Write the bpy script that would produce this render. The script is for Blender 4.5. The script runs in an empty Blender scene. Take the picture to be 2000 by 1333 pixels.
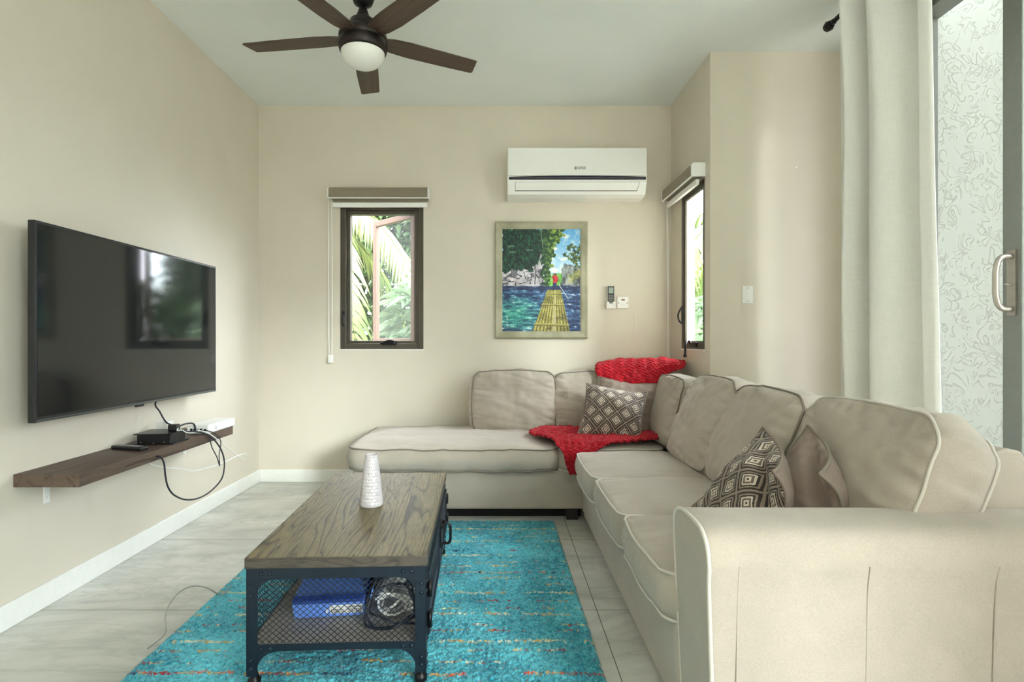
import bpy, bmesh, math, random
import numpy as np
from mathutils import Vector, Matrix, noise
random.seed(7)
PI = math.pi
scene = bpy.context.scene
COL = scene.collection
F = 1080.0            # focal length in pixels of the 2000 px frame
VX, VY = 978.0, 667.0 # vanishing point of the room's depth lines
EYE = 1.10

def P(u, v, y):
    """world point seen at pixel (u, v) at depth y"""
    return Vector(((u-VX)*y/F, y, EYE-(v-VY)*y/F))

# ------------------------------------------------------------------ objects
def srgb(r, g, b):
    f = lambda c: (c/255/12.92) if c/255 <= 0.04045 else ((c/255+0.055)/1.055)**2.4
    return (f(r), f(g), f(b), 1.0)

def tag(o, label, cat, group=None):
    o['label'] = label; o['category'] = cat
    if group: o['group'] = group
    return o

def thing(name, label, cat, loc=(0, 0, 0), rz=0.0, group=None):
    o = bpy.data.objects.new(name, None); COL.objects.link(o)
    o.location = loc; o.rotation_euler = (0, 0, rz); o.empty_display_size = 0.1
    return tag(o, label, cat, group)

def struct_empty(name, loc=(0, 0, 0)):
    o = bpy.data.objects.new(name, None); COL.objects.link(o)
    o.location = loc; o['kind'] = 'structure'; return o

class MB:
    """collects shapes into one mesh"""
    def __init__(self): self.v = []; self.f = []; self.s = []; self.uv = None
    def add(self, verts, faces, smooth=False, M=None):
        n = len(self.v)
        for p in verts:
            p = Vector(p)
            self.v.append(M @ p if M is not None else p)
        for f in faces:
            self.f.append(tuple(i+n for i in f)); self.s.append(smooth)
        return self
    def box(self, x0, x1, y0, y1, z0, z1, M=None):
        v = [(x0,y0,z0),(x1,y0,z0),(x1,y1,z0),(x0,y1,z0),(x0,y0,z1),(x1,y0,z1),(x1,y1,z1),(x0,y1,z1)]
        f = [(3,2,1,0),(4,5,6,7),(0,1,5,4),(1,2,6,5),(2,3,7,6),(3,0,4,7)]
        return self.add(v, f, False, M)
    def prism(self, poly, h0, h1, axis='z', M=None):
        """poly: CCW 2D outline, extruded along axis"""
        n = len(poly)
        def mk(a, b, c):
            return {'z': (a, b, c), 'x': (c, a, b), 'y': (a, c, b)}[axis]
        v = [mk(a, b, h0) for a, b in poly] + [mk(a, b, h1) for a, b in poly]
        f = [tuple(range(n-1, -1, -1)), tuple(range(n, 2*n))]
        f += [(i, (i+1) % n, n+(i+1) % n, n+i) for i in range(n)]
        return self.add(v, f, False, M)
    def tube(self, pts, r, seg=8, closed=False, M=None, radii=None):
        pts = [Vector(p) for p in pts]; n = len(pts)
        if n < 2: return self
        V = []; up = None
        for i, p in enumerate(pts):
            a = pts[(i-1) % n] if (closed or i > 0) else p
            b = pts[(i+1) % n] if (closed or i < n-1) else p
            t = (b-a)
            if t.length < 1e-9: t = Vector((0, 0, 1))
            t.normalize()
            if up is None:
                up = Vector((0, 0, 1)) if abs(t.z) < 0.9 else Vector((1, 0, 0))
            sx = t.cross(up)
            if sx.length < 1e-5: sx = t.orthogonal()
            sx.normalize(); up = sx.cross(t).normalized()
            rr = radii[i] if radii else r
            for k in range(seg):
                an = 2*PI*k/seg
                V.append(p + sx*math.cos(an)*rr + up*math.sin(an)*rr)
        Fc = []
        m = n if closed else n-1
        for i in range(m):
            j = (i+1) % n
            for k in range(seg):
                k2 = (k+1) % seg
                Fc.append((i*seg+k2, i*seg+k, j*seg+k, j*seg+k2))
        if not closed:
            Fc.append(tuple(range(seg))); Fc.append(tuple(range(n*seg-1, (n-1)*seg-1, -1)))
        return self.add(V, Fc, True, M)
    def lathe(self, prof, seg=40, M=None, smooth=True):
        """prof: (r, z) from bottom to top"""
        V = []; Fc = []
        for r, z in prof:
            for k in range(seg):
                a = 2*PI*k/seg
                V.append((max(r, 1e-5)*math.cos(a), max(r, 1e-5)*math.sin(a), z))
        for i in range(len(prof)-1):
            for k in range(seg):
                k2 = (k+1) % seg
                Fc.append((i*seg+k, i*seg+k2, (i+1)*seg+k2, (i+1)*seg+k))
        return self.add(V, Fc, smooth, M)
    def cyl(self, r, z0, z1, seg=24, M=None):
        return self.lathe([(0, z0), (r, z0), (r, z1), (0, z1)], seg, M, False)
    def grid(self, rows, smooth=True, closed_u=False):
        """rows: list of equal-length lists of points"""
        m = len(rows[0]); V = [p for r in rows for p in r]; Fc = []
        for i in range(len(rows)-1):
            for j in range(m if closed_u else m-1):
                j2 = (j+1) % m
                Fc.append((i*m+j, i*m+j2, (i+1)*m+j2, (i+1)*m+j))
        return self.add(V, Fc, smooth)
    def build(self, name, mat=None, parent=None, bevel=0.0, bseg=2, subsurf=0, solid=0.0, shade=None, fix=True):
        me = bpy.data.meshes.new(name)
        me.from_pydata([tuple(p) for p in self.v], [], self.f)
        me.polygons.foreach_set('use_smooth', [bool(x) if shade is None else shade for x in self.s])
        me.update()
        if fix:
            bm = bmesh.new(); bm.from_mesh(me)
            bmesh.ops.recalc_face_normals(bm, faces=bm.faces)
            bm.to_mesh(me); bm.free()
        o = bpy.data.objects.new(name, me); COL.objects.link(o)
        if mat: me.materials.append(mat)
        if parent: o.parent = parent
        if solid:
            m = o.modifiers.new('thick', 'SOLIDIFY'); m.thickness = solid; m.offset = 0
        if bevel:
            m = o.modifiers.new('bevel', 'BEVEL'); m.width = bevel; m.segments = bseg
            m.limit_method = 'ANGLE'; m.angle_limit = math.radians(40)
        if subsurf:
            m = o.modifiers.new('sub', 'SUBSURF'); m.levels = subsurf; m.render_levels = subsurf
        return o

def each(name, mbs, mat, parent, **k):
    return [m.build(name, mat, parent, **k) for m in mbs]
def B1(*a): return MB().box(*a)

def structure(o): o['kind'] = 'structure'; return o
def stuff(o): o['kind'] = 'stuff'; return o

def spline(pts, n=12, closed=False):
    pts = [Vector(p) for p in pts]; out = []; m = len(pts)
    for i in range(m if closed else m-1):
        if closed:
            p0, p1, p2, p3 = pts[(i-1) % m], pts[i], pts[(i+1) % m], pts[(i+2) % m]
        else:
            p0 = pts[max(i-1, 0)]; p1 = pts[i]; p2 = pts[i+1]; p3 = pts[min(i+2, m-1)]
        for k in range(n):
            t = k/n
            out.append(0.5*((2*p1) + (p2-p0)*t + (2*p0-5*p1+4*p2-p3)*t*t + (3*p1-p0-3*p2+p3)*t**3))
    if not closed: out.append(pts[-1])
    return out

def TR(loc, rx=0, ry=0, rz=0):
    return Matrix.Translation(loc) @ Matrix.Rotation(rz, 4, 'Z') @ Matrix.Rotation(ry, 4, 'Y') @ Matrix.Rotation(rx, 4, 'X')

def axes(loc, u, v, n):
    M = Matrix((u, v, n)).transposed().to_4x4(); M.translation = Vector(loc); return M

# ------------------------------------------------------------------ materials
class NT:
    def __init__(self, name):
        m = bpy.data.materials.new(name); m.use_nodes = True
        self.m = m; self.t = m.node_tree; self.n = self.t.nodes; self.l = self.t.links
        self.b = self.n['Principled BSDF']; self.out = self.n['Material Output']
    def add(self, kind, **kw):
        n = self.n.new(kind)
        for k, v in kw.items(): setattr(n, k, v)
        return n
    def link(self, a, b): self.l.new(a, b)
    def coord(self, which='Object'):
        return self.add('ShaderNodeTexCoord').outputs[which]
    def mapping(self, vec, scale=(1, 1, 1), loc=(0, 0, 0), rot=(0, 0, 0)):
        n = self.add('ShaderNodeMapping'); n.inputs['Scale'].default_value = scale
        n.inputs['Location'].default_value = loc; n.inputs['Rotation'].default_value = rot
        self.link(vec, n.inputs['Vector']); return n.outputs['Vector']
    def noise(self, vec, scale, detail=3, rough=0.5, dist=0.0):
        n = self.add('ShaderNodeTexNoise'); n.inputs['Scale'].default_value = scale
        n.inputs['Detail'].default_value = detail; n.inputs['Roughness'].default_value = rough
        n.inputs['Distortion'].default_value = dist
        if vec: self.link(vec, n.inputs['Vector'])
        return n.outputs['Fac']
    def ramp(self, fac, stops, interp='LINEAR'):
        n = self.add('ShaderNodeValToRGB'); n.color_ramp.interpolation = interp
        e = n.color_ramp.elements
        while len(e) < len(stops): e.new(0.5)
        for i, (p, c) in enumerate(stops):
            e[i].position = p; e[i].color = c if not isinstance(c, (int, float)) else (c, c, c, 1)
        self.link(fac, n.inputs['Fac']); return n.outputs['Color']
    def math(self, op, a, b=None, c=None):
        n = self.add('ShaderNodeMath', operation=op)
        for i, x in enumerate((a, b, c)):
            if x is None: continue
            if isinstance(x, (int, float)): n.inputs[i].default_value = x
            else: self.link(x, n.inputs[i])
        return n.outputs[0]
    def mix(self, fac, a, b, mode='MIX'):
        n = self.add('ShaderNodeMix', data_type='RGBA', blend_type=mode)
        for s, x in ((n.inputs[0], fac), (n.inputs[6], a), (n.inputs[7], b)):
            if isinstance(x, (int, float, tuple)): s.default_value = x
            else: self.link(x, s)
        return n.outputs[2]
    def bump(self, h, strength=0.3, dist=0.01):
        n = self.add('ShaderNodeBump'); n.inputs['Strength'].default_value = strength
        n.inputs['Distance'].default_value = dist
        self.link(h, n.inputs['Height']); self.link(n.outputs['Normal'], self.b.inputs['Normal'])
    def set(self, color=None, rough=None, metal=None, **kw):
        if color is not None:
            if isinstance(color, tuple): self.b.inputs['Base Color'].default_value = color
            else: self.link(color, self.b.inputs['Base Color'])
        if rough is not None:
            if isinstance(rough, (int, float)): self.b.inputs['Roughness'].default_value = rough
            else: self.link(rough, self.b.inputs['Roughness'])
        if metal is not None: self.b.inputs['Metallic'].default_value = metal
        for k, v in kw.items(): self.b.inputs[k.replace('_', ' ')].default_value = v
        return self.m

def scl(c, k): return (min(c[0]*k, 1), min(c[1]*k, 1), min(c[2]*k, 1), 1)

def plain(name, color, rough=0.5, metal=0.0, var=0.06, nscale=30, bump=0.0, bscale=200, **kw):
    t = NT(name); co = t.coord()
    f = t.noise(co, nscale, 3)
    c = t.ramp(f, [(0.3, scl(color, 1-var)), (0.7, scl(color, 1+var))])
    if bump: t.bump(t.noise(co, bscale, 2), bump, 0.002)
    return t.set(c, rough, metal, **kw)

def fabric(name, color, var=0.08, weave=900, bump=0.25, rough=0.95, wr=0.0):
    t = NT(name); co = t.coord()
    f = t.noise(co, 6, 4, 0.6); g = t.noise(co, 260, 2)
    c = t.ramp(f, [(0.3, scl(color, 1-var)), (0.7, scl(color, 1+var))])
    c2 = t.mix(0.35, c, t.ramp(g, [(0.3, scl(color, 0.82)), (0.7, scl(color, 1.14))]))
    h = t.math('ADD', t.math('MULTIPLY', g, 0.5), t.noise(t.mapping(co, (1, 1, 1)), weave, 1))
    t.bump(h, bump, 0.0015)
    return t.set(c2, rough, 0, Sheen_Weight=0.15, Specular_IOR_Level=0.15)
SKY_DIR = (0.55, 0.50, 0.66)
SKY_DIM = (0.95, 0.975, 1.07, 1); SKY_BRIGHT = (0.96, 0.975, 1.07, 1)
SKY_LO, SKY_HI = 4.0, 28.0
SUN_E = 2.5
EXPOSURE = 0.64
# ------------------------------------------------------------------ shared materials
WALL = srgb(214, 206, 191)
M_wall = plain('wall_paint_beige', WALL, 0.55, var=0.02, nscale=3, bump=0.06, bscale=160)
M_ceil = plain('ceiling_paint_white', srgb(232, 237, 234), 0.6, var=0.02, nscale=3, bump=0.05, bscale=160)
M_white = plain('white_gloss_paint', srgb(240, 240, 236), 0.35, var=0.02)
M_plastic = plain('white_plastic', srgb(238, 238, 234), 0.28, var=0.01)
M_bronze = plain('dark_bronze_metal', srgb(78, 72, 62), 0.4, 0.3, var=0.08)
M_blackm = plain('black_metal', srgb(22, 21, 22), 0.4, 0.5, var=0.08)
M_black = plain('black_plastic', srgb(20, 21, 24), 0.4, var=0.05)
M_cord_black = plain('black_cord', srgb(30, 32, 42), 0.5, var=0.05)
M_cord_white = plain('white_cord', srgb(235, 235, 230), 0.45, var=0.03)
M_sofa = fabric('taupe_sofa_fabric', srgb(172, 162, 150), 0.08)
M_pipe = fabric('piping_fabric', srgb(124, 114, 102), 0.05)
M_pipel = fabric('pale_piping_fabric', srgb(200, 194, 184), 0.05)

def mk_floor():
    t = NT('marble_tile_floor'); co = t.coord()
    w = t.mapping(co, (0.55, 1.6, 1), rot=(0, 0, 0.35))
    n = t.noise(w, 1.3, 8, 0.62, 1.6)
    n2 = t.noise(t.mapping(co, (0.8, 2.6, 1), rot=(0, 0, 0.5)), 1.1, 6, 0.6, 2.5)
    v = t.math('ABSOLUTE', t.math('SUBTRACT', n2, 0.5))
    vein = t.ramp(v, [(0.0, 1.0), (0.035, 0.25), (0.10, 0.0)])
    base = t.ramp(n, [(0.28, srgb(166, 166, 158)), (0.45, srgb(192, 192, 184)), (0.65, srgb(212, 211, 204))])
    c = t.mix(t.math('MULTIPLY', vein, 0.22), base, srgb(126, 126, 120))
    br = t.add('ShaderNodeTexBrick'); br.offset = 0.0
    br.inputs['Scale'].default_value = 1.0; br.inputs['Mortar Size'].default_value = 0.0018
    br.inputs['Brick Width'].default_value = 0.8; br.inputs['Row Height'].default_value = 0.8
    br.inputs['Mortar Smooth'].default_value = 0.0
    t.link(t.mapping(co, (1, 1, 1), loc=(0.408, 0.14, 0)), br.inputs['Vector'])
    c2 = t.mix(br.outputs['Fac'], c, srgb(112, 110, 102))
    return t.set(c2, 0.16, 0, Specular_IOR_Level=0.5)
M_floor = mk_floor()

def mk_wood(name, dark, mid, light, ring=9.0, stretch=(6, 0.5, 6), rough=0.5, bump=0.3, rot=(0, 0, 0)):
    t = NT(name); co = t.coord()
    v = t.mapping(co, stretch, rot=rot)
    n = t.noise(v, 1.4, 2, 0.5, 0.6)
    rings = t.math('FRACT', t.math('MULTIPLY', n, ring))
    rr = t.ramp(rings, [(0.0, 0.0), (0.12, 0.85), (0.6, 1.0), (0.92, 0.55), (1.0, 0.0)])
    fine = t.noise(t.mapping(co, (stretch[0]*25, stretch[1]*14, stretch[2]*25), rot=rot), 2.0, 3)
    big = t.noise(co, 2.6, 3)
    c = t.mix(rr, dark, t.mix(big, mid, light))
    c = t.mix(t.ramp(fine, [(.40, 0.0), (.70, 0.62)]), c, dark)
    t.bump(t.math('ADD', rr, t.math('MULTIPLY', fine, 0.6)), bump, 0.0015)
    return t.set(c, rough, 0)
M_tabletop = mk_wood('weathered_oak', srgb(58, 50, 38), srgb(110, 98, 68), srgb(140, 126, 90), 15.0, (7.0, 0.6, 7.0), 0.55, 0.45)
M_shelf = mk_wood('dark_walnut', srgb(58, 44, 36), srgb(92, 74, 62), srgb(108, 90, 77), 5.0, (9, 0.7, 9), 0.55, 0.15)
M_blade = mk_wood('walnut_blade', srgb(56, 42, 33), srgb(80, 62, 49), srgb(92, 73, 58), 4.0, (0.8, 14, 8), 0.5, 0.1)

def mk_glass(name='clear_glass', tint=(0.93, 0.97, 0.95, 1), fac=0.08):
    t = NT(name)
    tr = t.add('ShaderNodeBsdfTransparent'); tr.inputs['Color'].default_value = tint
    gl = t.add('ShaderNodeBsdfGlossy'); gl.inputs['Roughness'].default_value = 0.02
    lw = t.add('ShaderNodeLayerWeight'); lw.inputs['Blend'].default_value = 0.25
    mx = t.add('ShaderNodeMixShader')
    t.link(t.math('ADD', t.math('MULTIPLY', t.math('POWER', lw.outputs['Facing'], 3.0), 0.3), 0.02), mx.inputs[0])
    t.link(tr.outputs[0], mx.inputs[1]); t.link(gl.outputs[0], mx.inputs[2])
    t.link(mx.outputs[0], t.out.inputs['Surface']); t.n.remove(t.b)
    return t.m
M_glass = mk_glass()

def mk_screen():
    t = NT('insect_mesh')
    tr = t.add('ShaderNodeBsdfTransparent'); tr.inputs['Color'].default_value = (0.97, 0.97, 0.97, 1)
    df = t.add('ShaderNodeBsdfDiffuse'); df.inputs['Color'].default_value = (0.5, 0.5, 0.48, 1)
    mx = t.add('ShaderNodeMixShader'); mx.inputs[0].default_value = 0.10
    t.link(tr.outputs[0], mx.inputs[1]); t.link(df.outputs[0], mx.inputs[2])
    t.link(mx.outputs[0], t.out.inputs['Surface']); t.n.remove(t.b)
    return t.m
M_screenmesh = mk_screen()

def mk_attr(name, attr, rough=0.9, bump=0.0, **kw):
    t = NT(name); a = t.add('ShaderNodeAttribute'); a.attribute_name = attr
    co = t.coord()
    c = t.mix(0.10, a.outputs['Color'], t.ramp(t.noise(co, 160, 2), [(0.3, 0.02), (0.7, 0.6)]), 'OVERLAY')
    if bump: t.bump(t.noise(co, 300, 2), bump, 0.002)
    return t.set(c, rough, 0, **kw)

def mk_diamond():
    """woven concentric diamonds, cream and brown on dark brown"""
    t = NT('diamond_weave'); uv = t.coord('UV')
    s = t.add('ShaderNodeSeparateXYZ'); 
    jit = t.noise(t.mapping(uv, (1, 1, 1)), 60, 2)
    t.link(t.mapping(uv, (3.3, 3.05, 1), loc=(.1, .2, 0)), s.inputs[0])
    x, y = s.outputs['X'], s.outputs['Y']
    fx = t.math('ABSOLUTE', t.math('SUBTRACT', t.math('FRACT', x), 0.5))
    fy = t.math('ABSOLUTE', t.math('SUBTRACT', t.math('FRACT', y), 0.5))
    d = t.math('ADD', fx, fy)                     # 0 centre .. 1 corners; 0.5 = diamond edge
    d = t.math('MINIMUM', d, t.math('SUBTRACT', 1.0, d))   # second lattice of diamonds
    d = t.math('ADD', d, t.math('MULTIPLY', t.math('SUBTRACT', jit, 0.5), 0.05))
    dk, mid, cr, lt = srgb(48, 39, 35), srgb(104, 90, 80), srgb(204, 191, 173), srgb(140, 124, 109)
    c = t.ramp(d, [(0.0, dk), (0.04, cr), (0.11, mid), (0.185, cr), (0.245, dk), (0.305, lt), (0.365, dk), (0.45, lt)], 'CONSTANT')
    t.bump(t.noise(t.coord(), 700, 2), 0.3, 0.002)
    return t.set(c, 0.85, 0, Sheen_Weight=0.2)
M_diamond = mk_diamond()
M_brownpillow = fabric('taupe_satin_fabric', srgb(128, 112, 101), 0.08, 700, 0.15, 0.62)

def mk_knit():
    t = NT('red_chunky_knit'); uv = t.coord('UV')
    w2 = t.add('ShaderNodeTexWave'); w2.wave_type = 'BANDS'; w2.bands_direction = 'DIAGONAL'
    w2.inputs['Scale'].default_value = 45; w2.inputs['Distortion'].default_value = 3.0
    t.link(uv, w2.inputs['Vector'])
    c = t.mix(t.noise(uv, 30, 2), srgb(150, 8, 24), srgb(190, 18, 38))
    t.bump(w2.outputs['Fac'], 0.5, 0.004)
    return t.set(c, 0.9, 0, Sheen_Weight=0.1, Specular_IOR_Level=0.2)
M_knit = mk_knit()

def mk_linen():
    t = NT('cream_linen'); co = t.coord()
    g = t.noise(t.mapping(co, (1, 1, 0.06)), 320, 2); g2 = t.noise(t.mapping(co, (0.06, 0.06, 1)), 320, 2)
    h = t.math('ADD', g, g2)
    c = t.ramp(t.math('MULTIPLY', h, 0.5), [(0.35, srgb(234, 233, 227)), (0.65, srgb(241, 240, 235))])
    t.bump(h, 0.08, 0.001); t.set(c, 0.95, 0, Specular_IOR_Level=0.1)
    tl = t.add('ShaderNodeBsdfTranslucent'); t.link(c, tl.inputs['Color'])
    mx = t.add('ShaderNodeMixShader'); mx.inputs[0].default_value = 0.26
    t.link(t.b.outputs[0], mx.inputs[1]); t.link(tl.outputs[0], mx.inputs[2])
    t.link(mx.outputs[0], t.out.inputs['Surface'])
    return t.m
M_linen = mk_linen()

def mk_stucco():
    t = NT('swirled_stucco'); co = t.coord()
    n = t.noise(co, 8.0, 1, 0.4, 0.9); n2 = t.noise(t.mapping(co, (1, 1, 1), loc=(5, 3, 2)), 10.0, 1, 0.4, 1.1)
    m1 = t.noise(t.mapping(co, (1, 1, 1), loc=(1, 7, 2)), 13, 1); m2 = t.noise(t.mapping(co, (1, 1, 1), loc=(9, 1, 4)), 12, 1)
    def lines(n, m):
        fr = t.math('ABSOLUTE', t.math('SUBTRACT', t.math('FRACT', t.math('MULTIPLY', n, 7)), 0.5))
        l = t.ramp(fr, [(0.0, 1.0), (0.05, 0.6), (0.10, 0.0)])
        return t.math('MULTIPLY', l, t.ramp(m, [(0.47, 0.0), (0.53, 1.0)]))
    L = t.math('MAXIMUM', lines(n, m1), lines(n2, m2))
    h = t.math('SUBTRACT', t.math('MULTIPLY', t.noise(co, 60, 3), 0.12), L)
    t.bump(h, 0.6, 0.008)
    c = t.mix(t.math('MULTIPLY', L, 0.15), srgb(166, 171, 162), srgb(118, 121, 110))
    return t.set(c, 0.8, 0)
M_stucco = mk_stucco()

def mk_leaf(name, c1, c2):
    t = NT(name); co = t.coord()
    c = t.ramp(t.noise(co, 2.5, 3), [(0.3, c1), (0.7, c2)])
    t.set(c, 0.5, 0)
    tl = t.add('ShaderNodeBsdfTranslucent'); t.link(c, tl.inputs['Color'])
    mx = t.add('ShaderNodeMixShader'); mx.inputs[0].default_value = 0.35
    t.link(t.b.outputs[0], mx.inputs[1]); t.link(tl.outputs[0], mx.inputs[2])
    t.link(mx.outputs[0], t.out.inputs['Surface'])
    return t.m
M_palm = mk_leaf('palm_leaf_green', srgb(80, 100, 48), srgb(122, 136, 68))
M_bush = mk_leaf('shrub_leaf_green', srgb(52, 82, 44), srgb(96, 122, 70))
M_bush2 = mk_leaf('broad_leaf_green', srgb(84, 110, 80), srgb(140, 160, 124))
M_trunk = plain('palm_bark', srgb(128, 108, 88), 0.9, var=0.2, nscale=12, bump=0.5, bscale=40)
# ------------------------------------------------------------------ camera
cam = bpy.data.cameras.new('camera'); cam.sensor_width = 36.0; cam.sensor_fit = 'HORIZONTAL'
cam.lens = F/2000*36.0; cam.shift_x = (1000-VX)/2000; cam.shift_y = 0.0
cam.clip_start = 0.05
cam_o = bpy.data.objects.new('camera', cam); COL.objects.link(cam_o)
cam_o.location = (0, 0, EYE); cam_o.rotation_euler = (PI/2, 0, 0)
scene.camera = cam_o

# ------------------------------------------------------------------ room shell
XL, XB, XR = -1.892, 1.332, 2.19        # left wall, window bay wall, door wall
YB, YA, YR = 4.32, 3.517, -3.2          # back wall, alcove wall, rear wall
H = 2.94
W1 = (-1.256, -0.604, 1.036, 2.17)      # window in back wall: x0 x1 z0 z1
W2 = (3.612, 4.08, 1.045, 2.17)         # window in bay wall: y0 y1 z0 z1
structure(MB().box(XL-.15, XR+.15, YR-.15, YB+.15, -.12, 0).build('floor', M_floor))
structure(MB().box(XL-.15, XR+.15, YR-.15, YB+.15, H, H+.15).build('ceiling', M_ceil))
structure(MB().box(XL-.15, XL, YR-.15, YB+.15, 0, H).build('wall_left', M_wall))
m = MB()
m.box(XL, W1[0], YB, YB+.15, 0, H); m.box(W1[1], XB+.15, YB, YB+.15, 0, H)
m.box(W1[0], W1[1], YB, YB+.15, 0, W1[2]); m.box(W1[0], W1[1], YB, YB+.15, W1[3], H)
structure(m.build('wall_back', M_wall))
m = MB()
BT = .10
m.box(XB, XB+BT, YA, W2[0], 0, H); m.box(XB, XB+BT, W2[1], YB, 0, H)
m.box(XB, XB+BT, W2[0], W2[1], 0, W2[2]); m.box(XB, XB+BT, W2[0], W2[1], W2[3], H)
structure(m.build('wall_right_bay', M_wall))
structure(MB().box(XB+.10, XR+.15, YA, YA+.095, 0, H).build('wall_back_alcove', M_wall))
D0, D1, DH = .95, 2.97, 2.86           # sliding door opening
m = MB()
G0, G1 = -3.0, -.55                     # second glazed opening, behind the camera
m.box(XR, XR+.15, D1, YA, 0, H); m.box(XR, XR+.15, D0, D1, DH, H); m.box(XR, XR+.15, G1, D0, 0, H)  # solid pier between the openings is added to dim the armrest
m.box(XR, XR+.15, G0, G1, DH, H); m.box(XR, XR+.15, YR-.15, G0, 0, H)
structure(m.build('wall_right', M_wall))
m = MB().box(XL, XR, YR-.15, YR, 0, H)
structure(m.build('wall_rear', M_wall))
structure(MB().box(XL, XL+.016, YR, YB, 0, .098).build('baseboard_left', M_white, bevel=.004))
structure(MB().box(XL+.016, XB, YB-.016, YB, 0, .098).build('baseboard_back', M_white, bevel=.004))
structure(MB().box(XB+.0, XR, YA-.016, YA, 0, .098).build('baseboard_alcove', M_white, bevel=.004))
structure(MB().box(W1[0]-.002, W1[1]+.002, YB-.006, YB+.05, W1[2]-.008, W1[2]).build('trim_1', M_white))
structure(MB().box(XB-.008, XB+.05, W2[0], W2[1], W2[2]-.008, W2[2]).build('trim_2', M_white))

# ------------------------------------------------------------------ window 1 (back wall), casement opened outward
def frame_bars(m, a0, a1, z0, z1, d0, d1, w, axis, wb=None):
    wb = wb or w
    def bx(p0, p1, q0, q1):
        if axis == 'x': m.box(p0, p1, d0, d1, q0, q1)
        else: m.box(d0, d1, p0, p1, q0, q1)
    bx(a0, a0+w, z0, z1); bx(a1-w, a1, z0, z1); bx(a0+w, a1-w, z0, z0+wb); bx(a0+w, a1-w, z1-w, z1)
    return m
win = struct_empty('window_1', ((W1[0]+W1[1])/2, YB, W1[2]))
WO = win.location.copy()
def atp(o, parent):           # keep world placement under a moved, unrotated parent
    o.parent = parent; o.location = o.location - parent.location; return o
mm = MB(); frame_bars(mm, W1[0], W1[1], W1[2], W1[3], YB+.012, YB+.11, .045, 'x')
frame_bars(mm, W1[0]+.045, W1[1]-.045, W1[2]+.045, W1[3]-.045, YB+.03, YB+.09, .028, 'x', .022)
atp(mm.build('window_frame', M_bronze, bevel=.003), win)
mm = MB(); mm.box(W1[0]+.07, W1[1]-.07, YB+.055, YB+.057, W1[2]+.06, W1[3]-.07)
atp(mm.build('insect_screen', M_screenmesh), win)
# sash hinged at the right jamb
th = math.radians(43); sw = .575; hx, hy = W1[1]-.075, YB+.115
Ms = TR((hx, hy, 0), rz=-th)
mm = MB(); z0, z1 = W1[2]+.04, W1[3]-.035
for (a0, a1, q0, q1) in ((-sw, -sw+.045, z0, z1), (-.045, 0, z0, z1), (-sw+.045, -.045, z0, z0+.045), (-sw+.045, -.045, z1-.045, z1)):
    mm.box(a0, a1, -.02, .02, q0, q1, Ms)
M_sash = plain('daylit_bronze_metal', srgb(120, 98, 84), 0.5, 0.1)  # the frame's bronze made lighter, outdoor daylight put into its colour
sash = atp(mm.build('sash', M_sash, bevel=.003), win)
mm = MB(); mm.box(-sw+.045, -.045, -.003, .003, z0+.045, z1-.045, Ms)
pane = mm.build('pane', M_glass); pane.parent = sash
pane.matrix_parent_inverse = Matrix.Identity(4); pane.location = (0, 0, 0)
# crank and latch
c = P(760, 672, YB+.012)
mm = MB(); mm.box(c.x-.05, c.x+.06, YB-.012, YB+.012, c.z-.014, c.z+.016)
mm.tube(spline([(c.x+.035, YB-.012, c.z), (c.x+.04, YB-.03, c.z+.018), (c.x, YB-.04, c.z+.022), (c.x-.06, YB-.035, c.z-.002)], 6), .008)
mm.lathe([(0, -.012), (.013, -.008), (.013, .008), (0, .012)], 12, TR((c.x+.042, YB-.03, c.z)))
atp(mm.build('crank_handle', M_blackm, bevel=.003), win)
mm = MB(); mm.box(W1[0]+.022, W1[0]+.036, YB-.004, YB+.014, 1.215, 1.335); mm.box(W1[0]+.026, W1[0]+.034, YB-.022, YB, 1.23, 1.30)
atp(mm.build('latch', M_blackm, bevel=.003), win)

# ------------------------------------------------------------------ window 2 (bay wall)
win2 = struct_empty('window_2', (XB, (W2[0]+W2[1])/2, W2[2]))
mm = MB(); frame_bars(mm, W2[0], W2[1], W2[2], W2[3], XB+.003, XB+.03, .040, 'y')
frame_bars(mm, W2[0]+.04, W2[1]-.04, W2[2]+.04, W2[3]-.04, XB+.008, XB+.024, .016, 'y')
atp(mm.build('window_frame', M_bronze, bevel=.003), win2)
mm = MB(); mm.box(XB+.014, XB+.018, W2[0]+.05, W2[1]-.05, W2[2]+.05, W2[3]-.05)
atp(mm.build('pane', M_glass), win2)
mm = MB(); y = 3.80; z = W2[2]+.03
mm.box(XB-.012, XB+.004, y-.05, y+.06, z-.016, z+.016)
mm.tube(spline([(XB-.012, y+.03, z+.005), (XB-.035, y+.03, z+.03), (XB-.06, y+.0, z+.01), (XB-.075, y-.03, z-.07)], 6), .008)
mm.lathe([(0, -.012), (.012, -.01), (.012, .01), (0, .012)], 12, TR((XB-.075, y-.03, z-.075)))
atp(mm.build('crank_handle', M_blackm, bevel=.003), win2)
mm = MB(); mm.box(XB-.006, XB+.004, W2[1]-.035, W2[1]-.02, 1.22, 1.36)
mm.tube(spline([(XB-.004, W2[1]-.027, 1.23), (XB-.026, W2[1]-.027, 1.25), (XB-.03, W2[1]-.027, 1.30), (XB-.004, W2[1]-.027, 1.35)], 5), .007)
atp(mm.build('latch', M_blackm, bevel=.003), win2)

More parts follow.
